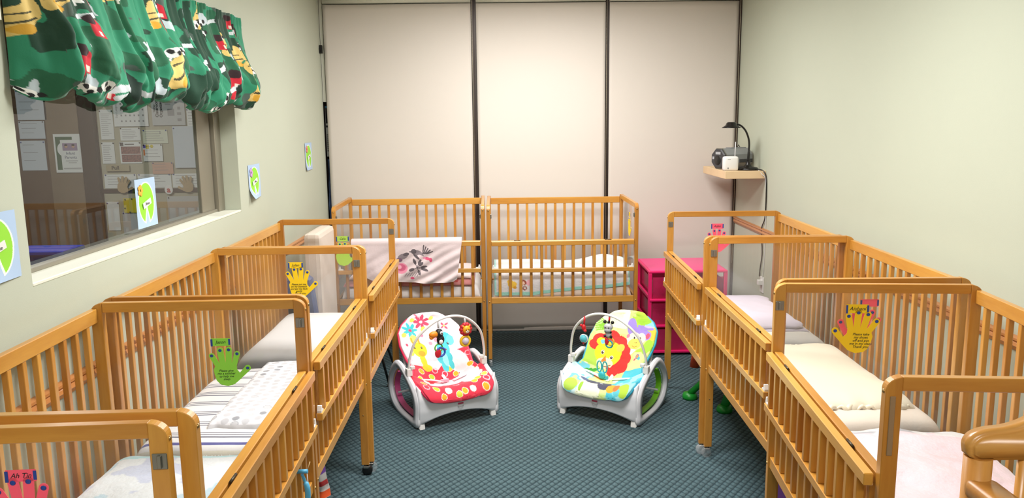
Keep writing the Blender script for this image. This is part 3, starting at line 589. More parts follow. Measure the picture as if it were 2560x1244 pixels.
pt.ell(-.040,.768,.034,.018,G2,rot=.3); pt.ell(-.018,.782,.020,.011,G1,rot=.2); pt.ell(-.065,.745,.022,.014,(120,90,110))
pt.ell(-.055,.690,.046,.036,(226,140,165)); pt.ell(-.05,.694,.028,.024,(206,96,130)); pt.ell(-.064,.698,.014,.013,(238,170,190)); pt.ell(.02,.625,.014,.008,PK)
pt.C[~F]=sv[~F]; hm=(P[...,2]<hem[:,None]+.018)&(fr>.5); pt.C[hm]=L((212,196,196))
r=thing('bird_blanket','pale pink blanket printed with grey birds and flowers, hung over the gate','blanket',local('B1',0,0,0),CR['B1'][2]); grid('cloth',P,PFAB,pt.C,parent=r,solid=.003)
# ------------------------------------------------------------------ paper hand signs on the crib ends
def hsign(k,x,y,z_card,z_hand,cardw,handw,color,name,note,label,thumb=1,face='near',tilt=0,ext=None,cx=None):
    loc,rz=pose(k); wl=local(k,x,y,z_hand); rr=CR[k][2]+(0 if face=='near' else (-math.pi/2 if face=='side' else 0))
    r=thing('hand_sign',label,'sign',wl,rr,'paper hand signs taped to crib ends'); m=mat('card_'+color[0],color[1],.8)
    s=handw/1.25; p,tips=hand_poly(s,thumb); flat_poly('paper_hand',p,-.0008,.0004,m,r).rotation_euler=(0,tilt,0)
    cxx=cx if cx is not None else 0; hc=cardw*.21; zc=z_card-z_hand
    bm=bmesh.new(); bx(bm,cxx-cardw/2,cxx+cardw/2,-.0008,.0004,zc-hc,zc+hc); obj('name_card',bm,m,r)
    for tx,ty in tips:
        ct,st=math.cos(tilt),math.sin(tilt); obj('blue_tape',ball(bmesh.new(),(tx*ct+ty*st,-.0015,-tx*st+ty*ct),.006*handw/.12,(1,.15,.9),8),BLUEINK,r)
    for sx in (-1,1): obj('blue_tape',bx(bmesh.new(),cxx+sx*cardw*.47-.003,cxx+sx*cardw*.47+.003,-.002,-.0008,zc-hc*.9+.002*sx,zc+hc*.8),BLUEINK,r)
    if name: text(name,cardw*.25,INK,r,(cxx,-.0012,zc),shear=.3,name='name_lettering')
    if note: text(note,handw*.098,INK,r,(0 if thumb>0 else .008,-.0014,-.008),shear=.25,name='note_lettering',space=.9)
    return r
GC=('green',(146,220,70)); YC=('yellow',(246,206,20)); PC=('pink',(255,92,118)); LG=('lime',(176,214,84))
# viewer-right is +x: local Y = -b on the left, +... ; positions given as local (x, y)
hsign('L1',.4855,-.035,.979,.868,.072,.115,LG,'Calia','','lime green paper hand on the far end of the farthest left crib',1)
hsign('L2',.4855,-.052,1.013,.912,.064,.118,YC,'Julian','Please put me\non my stomach\nand pat my back\ngently\n   Thank you','yellow paper hand taped on the second crib end in the left row',1,cx=-.010)
hsign('L3',.4855,-.072,.957,.855,.060,.108,GC,'Jason','Please give\nme a soother\nto help me\nsleep','bright green paper hand above the dotted blanket, left row',1,cx=-.012)
hsign('L4',.4855,-.055,.996,.905,.056,.112,PC,'Ah Tin','','pink paper hand at the lower left corner of the photo',1)
hsign('R1',-.4855,-.040,1.005,.895,.072,.118,PC,'Aqlan','','red pink paper hand on the farthest right crib',1,cx=-.0)
hsign('R3',-.4855,-.052,1.008,.905,.073,.125,YC,'Aishani','Please take\nmy shoes\noff and put\nme in my sleep\nThank you','yellow paper hand reading Please take my shoes off, right row',-1,tilt=.12,cx=-.008)
loc,_=pose('R2'); r=hsign('R2',.4915,-.040,1.006,.900,.062,.118,PC,'','','coral pink paper hand behind the yellow one, right row',-1,tilt=.32,cx=.03)
hsign('B2',.4855,-.06,.99,.885,.065,.11,YC,'','','yellow paper hand inside the right end of the right back crib',1,face='side')
# ------------------------------------------------------------------ lily pad signs
def lily(x,y,z,w,h,txt,flower,label,curl=0.0):
    # faces +x : local x -> world +y
    r=thing('lily_sign',label,'sign',(x,y,z),math.pi/2,'lily pad name signs on the left wall and window')
    U,V=np.meshgrid(np.linspace(-w/2,w/2,110),np.linspace(-h/2,h/2,130),indexing='ij'); Yc=-.001-curl*np.clip((-V/h-.1),0,1)**2*4*np.clip((w/2-U)/w,0,1)
    pt=Paint(U,V,(172,196,226)); e=((U/(w*.40))**2+(V/(h*.43))**2); notch=(V<-.06*h)&(np.abs(U)<(-V-.06*h)*.33); pt.mask(e<1.0,(238,246,232)); e2=((U/(w*.365))**2+(V/(h*.405))**2); pt.mask((e2<1)&~((V<-.03*h)&(np.abs(U)<(-V-.03*h)*.36)),(146,214,56)); pt.mask(notch&(V<-.15*h)&(np.abs(U)<(-V-.13*h)*.28),(172,196,226))
    grid('backing_paper',np.stack([U,Yc,V],-1),mat('printed_card',(255,255,255),.6,attr=True),pt.C,parent=r)
    bm=bmesh.new(); bx(bm,-w*.22,w*.18,-.006,-.004,-h*.07,h*.05); o=obj('name_card',bm,WHITEP,r); o.rotation_euler=(0,-.25,0)
    if txt: text(txt,h*.085,INK,r,(-w*.02,-.0075,-h*.01),shear=.2,name='name_lettering')
    bm=bmesh.new()
    for k in range(5):
        a=k*2*math.pi/5; ball(bm,(-w*.28+math.cos(a)*w*.07,-.004,h*.27+math.sin(a)*w*.08),w*.055,(1,.12,1),8)
    obj('flower',bm,mat('flower_'+flower[0],flower[1],.7),r); return r
lily(XL+.002,2.075,1.335,.19,.185,'Aaron',('orange',(240,170,60)),'lily pad sign cut by the left edge of the photo',.02)
lily(XL-.0955,3.19,1.338,.18,.195,'Jason',('orange',(240,170,60)),'lily pad sign stuck on the window glass',0)
lily(XL+.002,4.285,1.337,.20,.178,'Julian',('purple',(196,150,206)),'lily pad sign just right of the window, its corner curling',.05)
lily(XL+.002,5.51,1.41,.19,.185,'Calia',('red',(224,130,120)),'farthest lily pad sign, near the back corner',.015)
# ------------------------------------------------------------------ valance
NU,NV=760,240; u=np.linspace(0,1,NU); v=np.linspace(0,1,NV); U,V=np.meshgrid(u,v,indexing='ij')
Yw=2.20+U*1.85; ph=2*math.pi*21*U+1.6*np.sin(U*21)+1.2*np.sin(U*47+1)
K=8.0; cell=K*U+.05+.13*np.sin(U*9)+.10*np.sin(U*23); sc=np.abs(np.sin(math.pi*cell))**.55; body=np.clip((V-.10)/.90,0,1)
var=.75+.5*noise2(np.floor(cell)*1.0+.5,U*0+.5,1.0,77)
zt=2.155; V0=.60; z0=1.89+.02*np.sin(U*17); T0=.95; th=T0+np.clip((V-V0)/(1-V0),0,1)*(math.pi*1.02-T0)
Rx=(.018+.052*sc)*var; low=np.clip((V-V0)/(1-V0),0,1); pre=np.clip((V-.15)/(V0-.15),0,1)**1.6; Rz=(.070+.044*sc)
Z=np.where(V<V0,zt-(zt-z0)*(V/V0),z0-Rz*(math.cos(T0)-np.cos(th)))
gath=np.clip((.14-V)/.10,0,1)
pl=np.sin(ph)*(.009+.005*body)*(1-.6*np.clip((V-V0)/.3,0,1))+.004*np.sin(ph*2.3+1)+gath*.005*np.sin(U*2*math.pi*90)
sag=np.cos(2*math.pi*cell)
fold=.010*np.sin(th*4.2+sag*2.6+4*noise2(Yw*1.0,Z*0+2,.17,91))*np.sin(th)*(.4+sc)*np.clip(low*4,0,1)+.045*(fbm(Yw*1.5+3,Z+3,.085,40)-.5)*pre+.010*np.abs(np.sin(ph*.5+low*2))*pre
Xv=XL+.058+pl+.020*np.clip(V/V0,0,1)+Rx*(np.where(V<V0,math.sin(T0)*pre,np.sin(th)))+fold*.8
Z=Z-fold*np.sin(th)*.7*np.clip(low*3,0,1)
Xv=XL+.012+(Xv-XL-.012)*np.sin(np.clip(U/.07,0,1)*math.pi/2)**.6*np.clip((1-U)/.008,0,1)**.5; Xv=np.where(th>math.pi*.9,np.maximum(Xv,XL+.02),np.maximum(Xv,XL+.010))
Yw=Yw+.014*sag*np.sin(th)*0+.020*np.sin(2*math.pi*cell)*np.clip(np.sin(th),0,1)+.012*(fbm(Yw+1,Z+9,.14,44)-.5)*body
pu=U*3.0; pv=(1-V)*.62
pt=Paint(pu,pv,(40,134,100)); n=fbm(pu+2,pv+2,.16,50); n2=fbm(pu+7,pv+2,.11,60); pt.mask(n>.60,(20,62,44)); pt.mask(n<.37,(30,96,66)); pt.mask(n2>.68,(74,92,84)); pt.mask(n2<.27,(186,198,204))
r3=np.random.default_rng(12)
for i in range(70):
    x,y=r3.uniform(0,3.0),r3.uniform(.0,.56); k=i%5
    if k==0:
        pt.ell(x,y,.085,.045,(222,190,112),rot=.7); pt.ell(x+.05,y+.05,.03,.05,(226,196,120),rot=.2); pt.line(x-.05,y-.02,x+.06,y+.01,.004,(60,60,40)); pt.line(x-.03,y+.02,x+.05,y+.035,.003,(60,60,40)); pt.ell(x+.02,y-.03,.03,.02,(212,160,50))
    elif k==1:
        pt.rect(x-.035,x+.035,y-.03,y+.025,(196,28,48)); pt.ell(x,y+.025,.035,.028,(196,28,48)); pt.ell(x-.02,y+.045,.03,.022,(46,22,28)); pt.rect(x-.008,x+.02,y-.024,y-.002,(228,214,200))
    elif k in (2,3):
        pt.ell(x,y,.042,.022,(236,236,232),rot=.3); pt.ell(x-.012,y+.004,.014,.012,(20,20,22)); pt.ell(x+.018,y-.004,.012,.012,(20,20,22)); pt.ell(x+.045,y+.016,.013,.012,(20,20,22)); pt.line(x-.02,y-.01,x-.022,y-.035,.004,(230,230,228)); pt.line(x+.02,y-.01,x+.022,y-.035,.004,(20,20,22))
    else:
        pt.line(x-.06,y,x+.07,y+.03,.011,(206,214,218)); pt.ell(x+.1,y+.03,.03,.04,(16,44,34))
vl=thing('window_valance','gathered green farm print valance over the interior window','curtain',(0,0,0))
grid('valance_cloth',np.stack([Xv,Yw,Z],-1),mat('farm_print_cotton',(255,255,255),.8,sheen=.15,attr=True,bump=.15,bscale=200),pt.C,parent=vl,solid=.0015)
rd=thing('curtain_rod','thin metal rod carrying the green valance','curtain rod',(XL+.036,0,2.118)); bm=bmesh.new(); tube(bm,[(0,2.17,0),(0,4.085,0)],.008,10); obj('rod',bm,METAL,rd)
bm=bmesh.new(); ball(bm,(0,4.09,0),.013,n=12); ball(bm,(0,2.165,0),.013,n=12); obj('finial',bm,WHITEP,rd)
bm=bmesh.new()
for y in (2.19,4.075): bx(bm,-.036,.0,y-.008,y+.008,-.008,.008)
obj('bracket',bm,METAL,rd)
# ------------------------------------------------------------------ bouncers
CLT=np.array([(0,-.068,.147),(.05,-.050,.176),(.09,-.008,.185),(.17,.08,.165),(.25,.155,.165),(.31,.21,.20),(.45,.315,.305),(.6,.42,.42),(.70,.475,.50)])
HWT=np.array([(0,.0),(.004,.10),(.012,.155),(.03,.185),(.06,.205),(.16,.225),(.24,.22),(.29,.195),(.33,.182),(.42,.195),(.50,.202),(.58,.19),(.64,.155),(.675,.11),(.693,.06),(.70,0)])
RST=np.array([(0,.0),(.08,.03),(.2,.085),(.3,.075),(.45,.045),(.7,.015)])
def pad(q,t,lift=0):
    q=np.asarray(q,float);t=np.asarray(t,float)
    cl=lambda qq:(sum(np.interp(qq+d,CLT[:,0],CLT[:,1]) for d in (-.02,-.01,0,.01,.02))/5,sum(np.interp(qq+d,CLT[:,0],CLT[:,2]) for d in (-.02,-.01,0,.01,.02))/5)
    y,z=cl(q); y2,z2=cl(q+.01); y1,z1=cl(q-.01); dy,dz=y2-y1,z2-z1; n=np.hypot(dy,dz); ny,nz=-dz/n,dy/n
    w=np.interp(q,HWT[:,0],HWT[:,1]); r=np.interp(q,RST[:,0],RST[:,1])*t*t*np.minimum(1,w/.15)+lift
    return np.stack([t*w,y+ny*r,z+nz*r],-1),w
def paint_girl(p,q,pt):
    red=(222,44,70); n=.012*np.sin(p*60)
    pt.mask((q<.345+n+.0*p),red); pt.mask((q<.43)&(p>.10+.10*(.43-q))&(p>.12),red); pt.mask((q<.36)&(p<-.10),red)
    pt.ell(.135,.20,.062,.105,(226,218,226),rot=-.15); pt.ell(.115,.36,.055,.08,(240,232,238),rot=.2); pt.ell(.0,.19,.09,.045,(244,206,214)); pt.ell(-.09,.16,.05,.03,(248,214,224),rot=.4)
    circ=[(-.18,.09,(240,150,170)),(-.129,.08,(190,210,50)),(-.063,.06,(246,236,240)),(.005,.105,(240,140,160)),(.028,.045,(246,170,30)),(.08,.05,(246,236,240)),(.155,.045,(246,160,24)),(.184,.085,(240,140,160)),(.185,.16,(246,236,240)),(.19,.23,(246,170,30)),(.183,.385,(240,120,150)),(-.04,.33,(240,120,150)),(-.075,.29,(190,210,50)),(.08,.285,(246,170,30)),(-.14,.32,(246,170,30)),(-.164,.265,(190,210,50)),(-.188,.40,(240,120,150)),(-.14,.19,(240,236,200)),(.15,.115,(190,210,50)),(-.1,.03,(246,160,24)),(.17,.31,(246,170,30)),(.015,.30,(240,120,150)),(.05,.325,(206,206,60)),(-.01,.03,(206,206,60)),(-.17,.15,(246,160,24)),(.195,.12,(240,210,80)),(.12,.10,(246,190,40))]
    for x,y,c in circ:
        if c==(240,150,170) or c==(240,140,160) or c==(240,120,150): pt.ell(x,y,.018,.018,(246,180,196),hole=.72)
        else: pt.ell(x,y,.0195,.0195,(250,240,220)); pt.ell(x,y,.0165,.0165,c)
    pt.flower(-.031,.648,.055,(224,66,100),(250,236,240),7,.3); pt.flower(-.118,.598,.052,(58,186,196),(224,66,100),7); pt.flower(.107,.60,.030,(232,90,120),(250,220,90),4,.5)
    for x,y in ((.037,.665),(-.089,.665),(-.165,.565),(-.155,.44),(-.03,.60)): pt.ell(x,y,.018,.012,(214,222,90),rot=.6)
    pt.ell(-.167,.50,.008,.010,(224,66,100)); pt.ell(-.05,.56,.012,.010,(236,130,160))
    Y1,Y2=(248,204,40),(240,160,40)
    pt.ell(-.108,.535,.030,.030,(250,216,110)); pt.ell(-.094,.468,.050,.048,Y1); pt.ell(-.090,.40,.020,.06,Y1); pt.ell(-.085,.35,.035,.022,Y1); pt.ell(-.085,.445,.024,.018,Y2)
    for dx in (-.03,.02): pt.ell(-.094+dx,.482,.006,.008,(40,30,20)); pt.ell(-.094+dx+.002,.485,.002,.002,(255,255,255))
    for dx in (-.03,.015): pt.line(-.094+dx,.51,-.098+dx,.545,.005,Y2)
    B=(76,196,208); pt.ell(.075,.515,.050,.048,B); pt.ell(.055,.45,.040,.05,B); pt.ell(.05,.40,.048,.045,B); pt.ell(.035,.345,.018,.035,B); pt.ell(.075,.35,.016,.03,B); pt.ell(.115,.50,.022,.035,(110,210,220)); pt.ell(.05,.39,.016,.045,(150,224,230)); pt.ell(.02,.40,.016,.03,B)
    for x,y in ((.035,.492),(.095,.485)): pt.ell(x,y,.007,.009,(20,40,60)); pt.ell(x+.002,y+.003,.0025,.003,(255,255,255))
    pt.ell(.062,.448,.013,.006,(150,40,60)); pt.ell(.03,.52,.012,.018,(236,150,170)); pt.ell(-.01,.50,.012,.012,(236,150,170))
def paint_jungle(p,q,pt):
    n=fbm(p+3,q+3,.09,71); pt.mask(n>.56,(206,226,150)); pt.mask(n<.42,(224,228,216)); pt.mask((q>.58)&(p<.0),(236,244,200)); pt.mask((n>.52)&(q>.44)&(p>.02),(168,206,60)); pt.mask((q<.47)&(q>.31)&(p<-.08),(176,214,80))
    pt.mask((q<.30)&(p<-.07)&(n<.56),(120,206,224)); pt.mask((q<.22)&(p<-.05)&(n<.47),(206,236,240)); pt.mask((q<.32)&(p>.07),(70,186,206)); pt.mask((q<.22)&(p>.1)&(n<.5),(150,220,230)); pt.ell(-.15,.05,.035,.03,(176,210,80)); pt.ell(.165,.06,.03,.035,(170,206,60)); pt.mask((q<.10)&(p>-.11)&(p<.03),(236,242,214)); pt.ell(-.09,.05,.012,.03,(150,196,60)); pt.ell(.13,.045,.02,.02,(90,190,206))
    pt.ell(.18,.56,.030,.05,(248,190,60)); pt.ell(.15,.62,.035,.025,(140,206,226)); pt.ell(.17,.47,.03,.05,(150,200,50)); pt.ell(.10,.64,.05,.02,(150,200,50))
    for k in range(8):
        a=2.5+.16*k; pt.line(-.09,.575,-.09+math.cos(a)*.10,.575+math.sin(a)*.085,.004,(130,190,50))
    for k in range(5): pt.ell(-.185+.02*k,.245+.01*k,.03,.007,(60,160,50),rot=.9)
    pt.mask((abs(p+.02)<.02)&(q>.60),(250,246,236))
    R=(224,40,34); 
    for x,y,s in ((-.075,.505,.055),(-.02,.485,.05),(.02,.44,.045),(.04,.39,.045),(.035,.34,.045),(-.135,.48,.045),(-.005,.31,.04),(-.155,.445,.035)): pt.ell(x,y,s,s,R)
    Yl=(250,214,30); pt.ell(-.065,.41,.082,.078,Yl,rot=-.3); pt.ell(-.128,.472,.026,.026,Yl); pt.ell(.0,.455,.024,.024,(248,190,70)); pt.ell(-.12,.475,.014,.014,(110,190,210)); pt.ell(-.07,.345,.05,.035,(252,236,190))
    pt.mask((abs(p+.078)<(.395-q)*.45+.0)&(q>.35)&(q<.395),(240,120,40)); 
    for x,y in ((-.102,.41),(-.040,.388)): pt.ell(x,y,.011,.014,(250,246,236)); pt.ell(x,y,.008,.011,(60,30,20)); pt.ell(x+.002,y+.004,.003,.003,(255,255,255))
    pt.line(-.085,.335,-.06,.325,.0025,(140,60,30)); pt.line(-.06,.325,-.03,.34,.0025,(140,60,30)); pt.ell(-.04,.32,.012,.008,(200,50,40))
    V=(150,128,206); pt.ell(.085,.555,.065,.05,V); pt.ell(.03,.60,.028,.06,V,rot=.2); pt.ell(.146,.545,.026,.030,V); pt.ell(.150,.545,.014,.018,(226,80,110)); pt.ell(.12,.60,.06,.012,V,rot=-.2); pt.ell(.14,.606,.03,.008,(190,180,226),rot=-.2)
    F=(248,236,196); pt.ell(.060,.525,.038,.042,F); pt.ell(.105,.525,.034,.038,F); pt.ell(.080,.492,.044,.036,(250,214,90)); pt.ell(.022,.54,.010,.012,(226,120,150))
    for x,y in ((.064,.532),(.104,.528)): pt.ell(x,y,.006,.008,(40,30,40))
    pt.line(.065,.478,.08,.470,.002,(150,90,30)); pt.line(.08,.470,.097,.480,.002,(150,90,30)); pt.ell(.076,.50,.002,.003,(90,60,30)); pt.ell(.086,.50,.002,.003,(90,60,30))
    pt.ell(.127,.41,.012,.018,(120,90,170),rot=.4); pt.ell(.127,.41,.007,.011,(240,150,60),rot=.4); pt.ell(.142,.395,.009,.014,(70,180,190),rot=.4); pt.ell(.115,.39,.008,.010,(226,70,110))
    G=(70,72,96); pt.ell(-.03,.105,.060,.028,G,rot=-.1); pt.ell(.04,.080,.040,.034,G); pt.ell(-.10,.118,.038,.016,(84,96,140),rot=-.3); pt.ell(.09,.065,.03,.028,(246,170,50)); pt.ell(.12,.07,.02,.022,(240,120,60)); pt.ell(.015,.09,.008,.004,(230,230,230)); pt.ell(-.02,.11,.008,.004,(230,230,230))
    pt.line(-.09,.22,-.03,.19,.007,(206,60,50)); pt.line(-.07,.20,-.01,.175,.005,(246,200,60)); pt.line(-.10,.25,-.05,.235,.012,(206,40,50))
def bouncer(loc,yaw,kind,label):
    r=thing('baby_bouncer',label,'baby bouncer',(*loc,0),yaw)
    shell=mat('bouncer_shell_white',(228,228,234),.3); pink=kind=='girl'; inl=mat('inlay_'+kind,(206,84,140) if pink else (108,186,24),.4); pip=mat('piping_'+kind,(222,40,84) if pink else (30,150,180),.5)
    out=[(-.02,.010),(.12,0),(.27,0),(.385,.03),(.435,.10),(.42,.18),(.37,.25),(.31,.298),(.26,.310),(.19,.298),(.10,.262),(.01,.222),(-.035,.165),(-.035,.08)]
    inn=[(.035,.045),(.12,.032),(.26,.033),(.35,.060),(.390,.115),(.376,.175),(.335,.225),(.285,.262),(.25,.270),(.19,.255),(.11,.220),(.055,.18),(.024,.14),(.018,.085)]
    O=catmull(out,6,True); I=catmull(inn,6,True)
    for sx in (-1,1):
        bm=bmesh.new(); n=len(O); x0,x1=sx*.222,sx*.247
        vo0=[bm.verts.new((x0,*p)) for p in O]; vo1=[bm.verts.new((x1,*p)) for p in O]; vi0=[bm.verts.new((x0,*p)) for p in I]; vi1=[bm.verts.new((x1,*p)) for p in I]
        for i in range(n):
            j=(i+1)%n
            for q in ((vo0[i],vo0[j],vo1[j],vo1[i]),(vi0[i],vi1[i],vi1[j],vi0[j]),(vo0[i],vi0[i],vi0[j],vo0[j]),(vo1[i],vo1[j],vi1[j],vi1[i])): bm.faces.new(q)
        bmesh.ops.recalc_face_normals(bm,faces=bm.faces); bmesh.ops.bevel(bm,geom=[e for e in bm.edges if abs(e.verts[0].co.x-e.verts[1].co.x)<1e-6 and len(e.link_faces)==2 and e.calc_face_angle(0)>1],offset=.005,segments=2,affect='EDGES')
        rk=obj('rocker_ring',bm,shell,r,smooth=True)
        # inlay lining the lower and back inside of the ring
        bm=bmesh.new(); seg=[i for i in range(len(I)) if I[i][0]>.05 and (I[i][1]<.235)and not(I[i][0]<.2 and I[i][1]>.1)]; 
        seg=sorted(seg); N=len(seg); A=[];c0=np.mean(np.array(I),0)
        for i in seg:
            p=np.array(I[i]); d=(c0-p); d/=np.hypot(*d); ww=.012; q=p+d*ww
            A.append([bm.verts.new((sx*.190,*(p+d*.002))),bm.verts.new((sx*.2215,*(p+d*.002))),bm.verts.new((sx*.2215,*q)),bm.verts.new((sx*.190,*q))])
        for a,b in zip(A,A[1:]):
            for k in range(4): bm.faces.new((a[k],a[(k+1)%4],b[(k+1)%4],b[k]))
        bm.faces.new(A[0]); bm.faces.new(A[-1][::-1]); bmesh.ops.recalc_face_normals(bm,faces=bm.faces); obj('rocker_inlay',bm,inl,rk,smooth=False)
        for y in (-.012,.355):
            bm=bmesh.new(); z1=.075 if y<0 else .10; prism(bm,[(y-.022,0.0),(y+.002,0),(y+.018,z1),(y-.004,z1+.004),(y-.016,.03)] if y<0 else [(y+.02,0),(y+.045,0),(y+.095,.06),(y+.10,.10),(y+.06,.10)],0,sx*.198,sx*.232 if y<0 else sx*.226,bev=.004); obj('foot',bm,WHITEP,rk)
    # front fascia: curved shell between rings with arched lower edge
    nu,nv=41,16; P=np.zeros((nu,nv,3))
    for i in range(nu):
        x=-.235+.47*i/(nu-1); k=1-(x/.235)**2
        zlo=.012+.064*k**.8; zhi=.245-.093*min(1,k*1.8)
        for j in range(nv):
            f=j/(nv-1); z=zlo+(zhi-zlo)*f; yy=np.interp(z,[0,.04,.10,.17,.24],[-.012,-.032,-.042,-.040,-.012]); P[i,j]=(x,yy-.018*k,z)
    fa=grid('front_fascia',P,shell,parent=r,solid=.02,off=1 if False else -1)
    bm=bmesh.new(); bx(bm,-.016,.016,-.0025,.0,.004,.012); bd=obj('emblem',bm,mat('emblem_pink',(196,70,100),.5),r,(.0,-.0625,.113)); bm=bmesh.new(); tube(bm,[(.017*math.cos(a),0,-.004+.017*math.sin(a)) for a in [math.pi*(1+k/14) for k in range(15)]],.0009,5); tube(bm,[(.017*math.cos(a),0,-.004+.006*math.sin(a)) for a in [math.pi*(1+k/14) for k in range(15)]],.0009,5); obj('emblem_outline',bm,GREYINK,r,(0,-.063,.114))
    bm=bmesh.new(); tube(bm,[(-.22,.33,.10),(.22,.33,.10)],.006,8); obj('cross_bar',bm,GREYP,r)
    bm=bmesh.new(); tube(bm,[(-.2,.25,.27),(-.17,.36,.30),(-.15,.44,.42),(0,.47,.46),(.15,.44,.42),(.17,.36,.30),(.2,.25,.27)],.007,8); obj('back_frame',bm,GREYP,r)
    # pad
    nq,nt=230,170; q=np.linspace(0,.7,nq); t=np.linspace(-1,1,nt); Q,T=np.meshgrid(q,t,indexing='ij'); X,w=pad(Q,T); Pp=T*w
    puff=.006*np.abs(np.sin(Q*24))*np.abs(np.cos(T*3.2))+.006*(fbm(Pp+3,Q+3,.05,5)-.5)
    X,_=pad(Q,T,lift=puff*(1-T**8)); pt=Paint(Pp,Q,(224,210,218) if pink else (196,218,130)); (paint_girl if pink else paint_jungle)(Pp,Q,pt)
    pd=grid('seat_pad',X,mat('printed_fleece',(255,255,255),.85,attr=True,sheen=.2,bump=.15,bscale=300),pt.C,parent=r,solid=.018,off=-1)
    E,_=pad(q,np.ones(nq)); E2,_=pad(q[::-1],-np.ones(nq)); pts=[tuple(a) for a in E[2:-2:3]]+[tuple(a) for a in E2[2:-2:3]]
    bm=bmesh.new(); tube(bm,pts,.0075,8,closed=True); obj('piping',bm,pip,pd)
    # harness
    hm=mat('harness_'+kind,(246,226,230) if pink else (240,240,240),.7)
    c=lambda qq,pp,l=.014: tuple(pad(np.array(qq),np.array(pp/np.interp(qq,HWT[:,0],HWT[:,1])),lift=l)[0])
    bm=bmesh.new(); prs=[[c(.36,.0),c(.30,.0,.02),c(.24,.0,.03),c(.19,.0,.028)],[c(.22,-.15,.02),c(.21,-.09,.035),c(.195,-.03,.032)],[c(.22,.13,.02),c(.21,.09,.03),c(.195,.03,.032)]]
    if not pink: prs[0]=[c(.34,.0),c(.26,.005,.02),c(.17,.01,.028)]
    for pr in prs: tube(bm,catmull(pr,5),.011,8,flat=.3)
    obj('harness_strap',bm,hm,r); bm=bmesh.new(); p=c(.20,-.02,.035); bx(bm,p[0]-.024,p[0]+.024,p[1]-.01,p[1]+.01,p[2]-.008,p[2]+.01,bev=.004); obj('buckle',bm,mat('buckle_'+kind,(236,160,180) if pink else (60,180,190),.4),r)
    # toy bar
    A=catmull([(-.228,.115,.285),(-.226,.105,.36),(-.19,.08,.475),(-.10,.055,.560),(0,.05,.585),(.10,.055,.560),(.19,.08,.475),(.226,.105,.36),(.228,.115,.285)],8)
    bm=bmesh.new(); tube(bm,A,.0085,10,flat=.8); tbr=obj('toy_bar',bm,WHITEP,r)
    for sx in (-1,1): bm=bmesh.new(); bx(bm,sx*.228-.016,sx*.228+.016,.10,.135,.262,.305,bev=.005); bx(bm,sx*.21-.012,sx*.21+.012,.095,.12,.30,.318,bev=.004); obj('bar_socket',bm,WHITEP,tbr)
    def toy(x,parts,label):
        z=.585-.9*x*x*2.2; t=obj('hanging_toy',tube(bmesh.new(),[(x,.053,z),(x,.045,z-.045)],.0055,8),GREYP if pink else mat('toy_red',(206,30,40),.4),r); t['label']=label
        for nm,cc,sh in parts:
            bm=bmesh.new()
            for s in sh:
                if s[0]=='b': ball(bm,(x+s[1],.04+s[2],z+s[3]),s[4],s[5] if len(s)>5 else (1,1,1),16)
                if s[0]=='t': tube(bm,[(x+s[1]+s[4]*math.cos(a),.04+s[2],z+s[3]+s[4]*math.sin(a)) for a in [2*math.pi*k/24 for k in range(24)]],s[5],8,closed=True)
                if s[0]=='l': tube(bm,[(x+a,.04+b,z+c_) for a,b,c_ in s[1]],s[2],8)
            obj(nm,bm,mat('toy_'+nm+kind,cc,.45),t,smooth=True)
    if pink:
        toy(-.075,[('black_body',(24,20,24),[('b',.0,0,-.075,.028,(.85,.7,1)),('b',.008,0,-.11,.026,(.85,.7,1.1))]),('orange_beak',(240,140,30),[('b',-.032,-.004,-.075,.026,(1.1,.6,.7)),('b',-.045,-.004,-.088,.014,(1,.6,1))]),('white_belly',(240,240,240),[('b',.004,-.017,-.118,.013,(.9,.5,1)),('b',.008,-.018,-.068,.010,(1,.5,1))]),('eye_pupil',(20,20,20),[('b',.008,-.024,-.068,.004)]),('red_disc',(206,34,48),[('b',-.008,0,-.185,.024,(.8,.35,1.1))]),('blue_ring',(50,90,190),[('t',.008,0,-.18,.024,.006)]),('green_ring',(90,190,60),[('t',-.004,0,-.155,.022,.004)])],'toucan toy with rings')
        toy(.085,[('red_mane',(196,30,44),[('b',math.cos(k*.6283)*.026,0,-.068+math.sin(k*.6283)*.026,.0135) for k in range(10)]),('yellow_face',(246,170,30),[('b',0,-.010,-.068,.023,(1,.7,1)),('b',-.018,-.006,-.050,.008),('b',.018,-.006,-.050,.008)]),('white_muzzle',(246,226,206),[('b',0,-.024,-.077,.010,(1,.5,.8))]),('dark_eyes',(30,20,20),[('b',-.008,-.027,-.066,.003),('b',.008,-.027,-.066,.003),('b',0,-.030,-.074,.003)]),('yellow_ring',(240,190,40),[('t',-.004,0,-.135,.027,.008)]),('clear_ball',(206,196,216),[('b',-.004,0,-.135,.021)])],'lion toy with rattle ball')
    else:
        toy(-.115,[('red_body',(206,30,40),[('b',0,0,-.062,.014,(.9,.8,1.3)),('b',-.014,-.004,-.05,.008),('b',.010,-.004,-.078,.009),('b',0,-.004,-.135,.012,(.7,.6,2))]),('teal_ball',(90,190,206),[('b',0,.004,-.125,.024)]),('white_band',(236,220,226),[('t',0,.0,-.125,.022,.004)])],'red toy with teal ball')
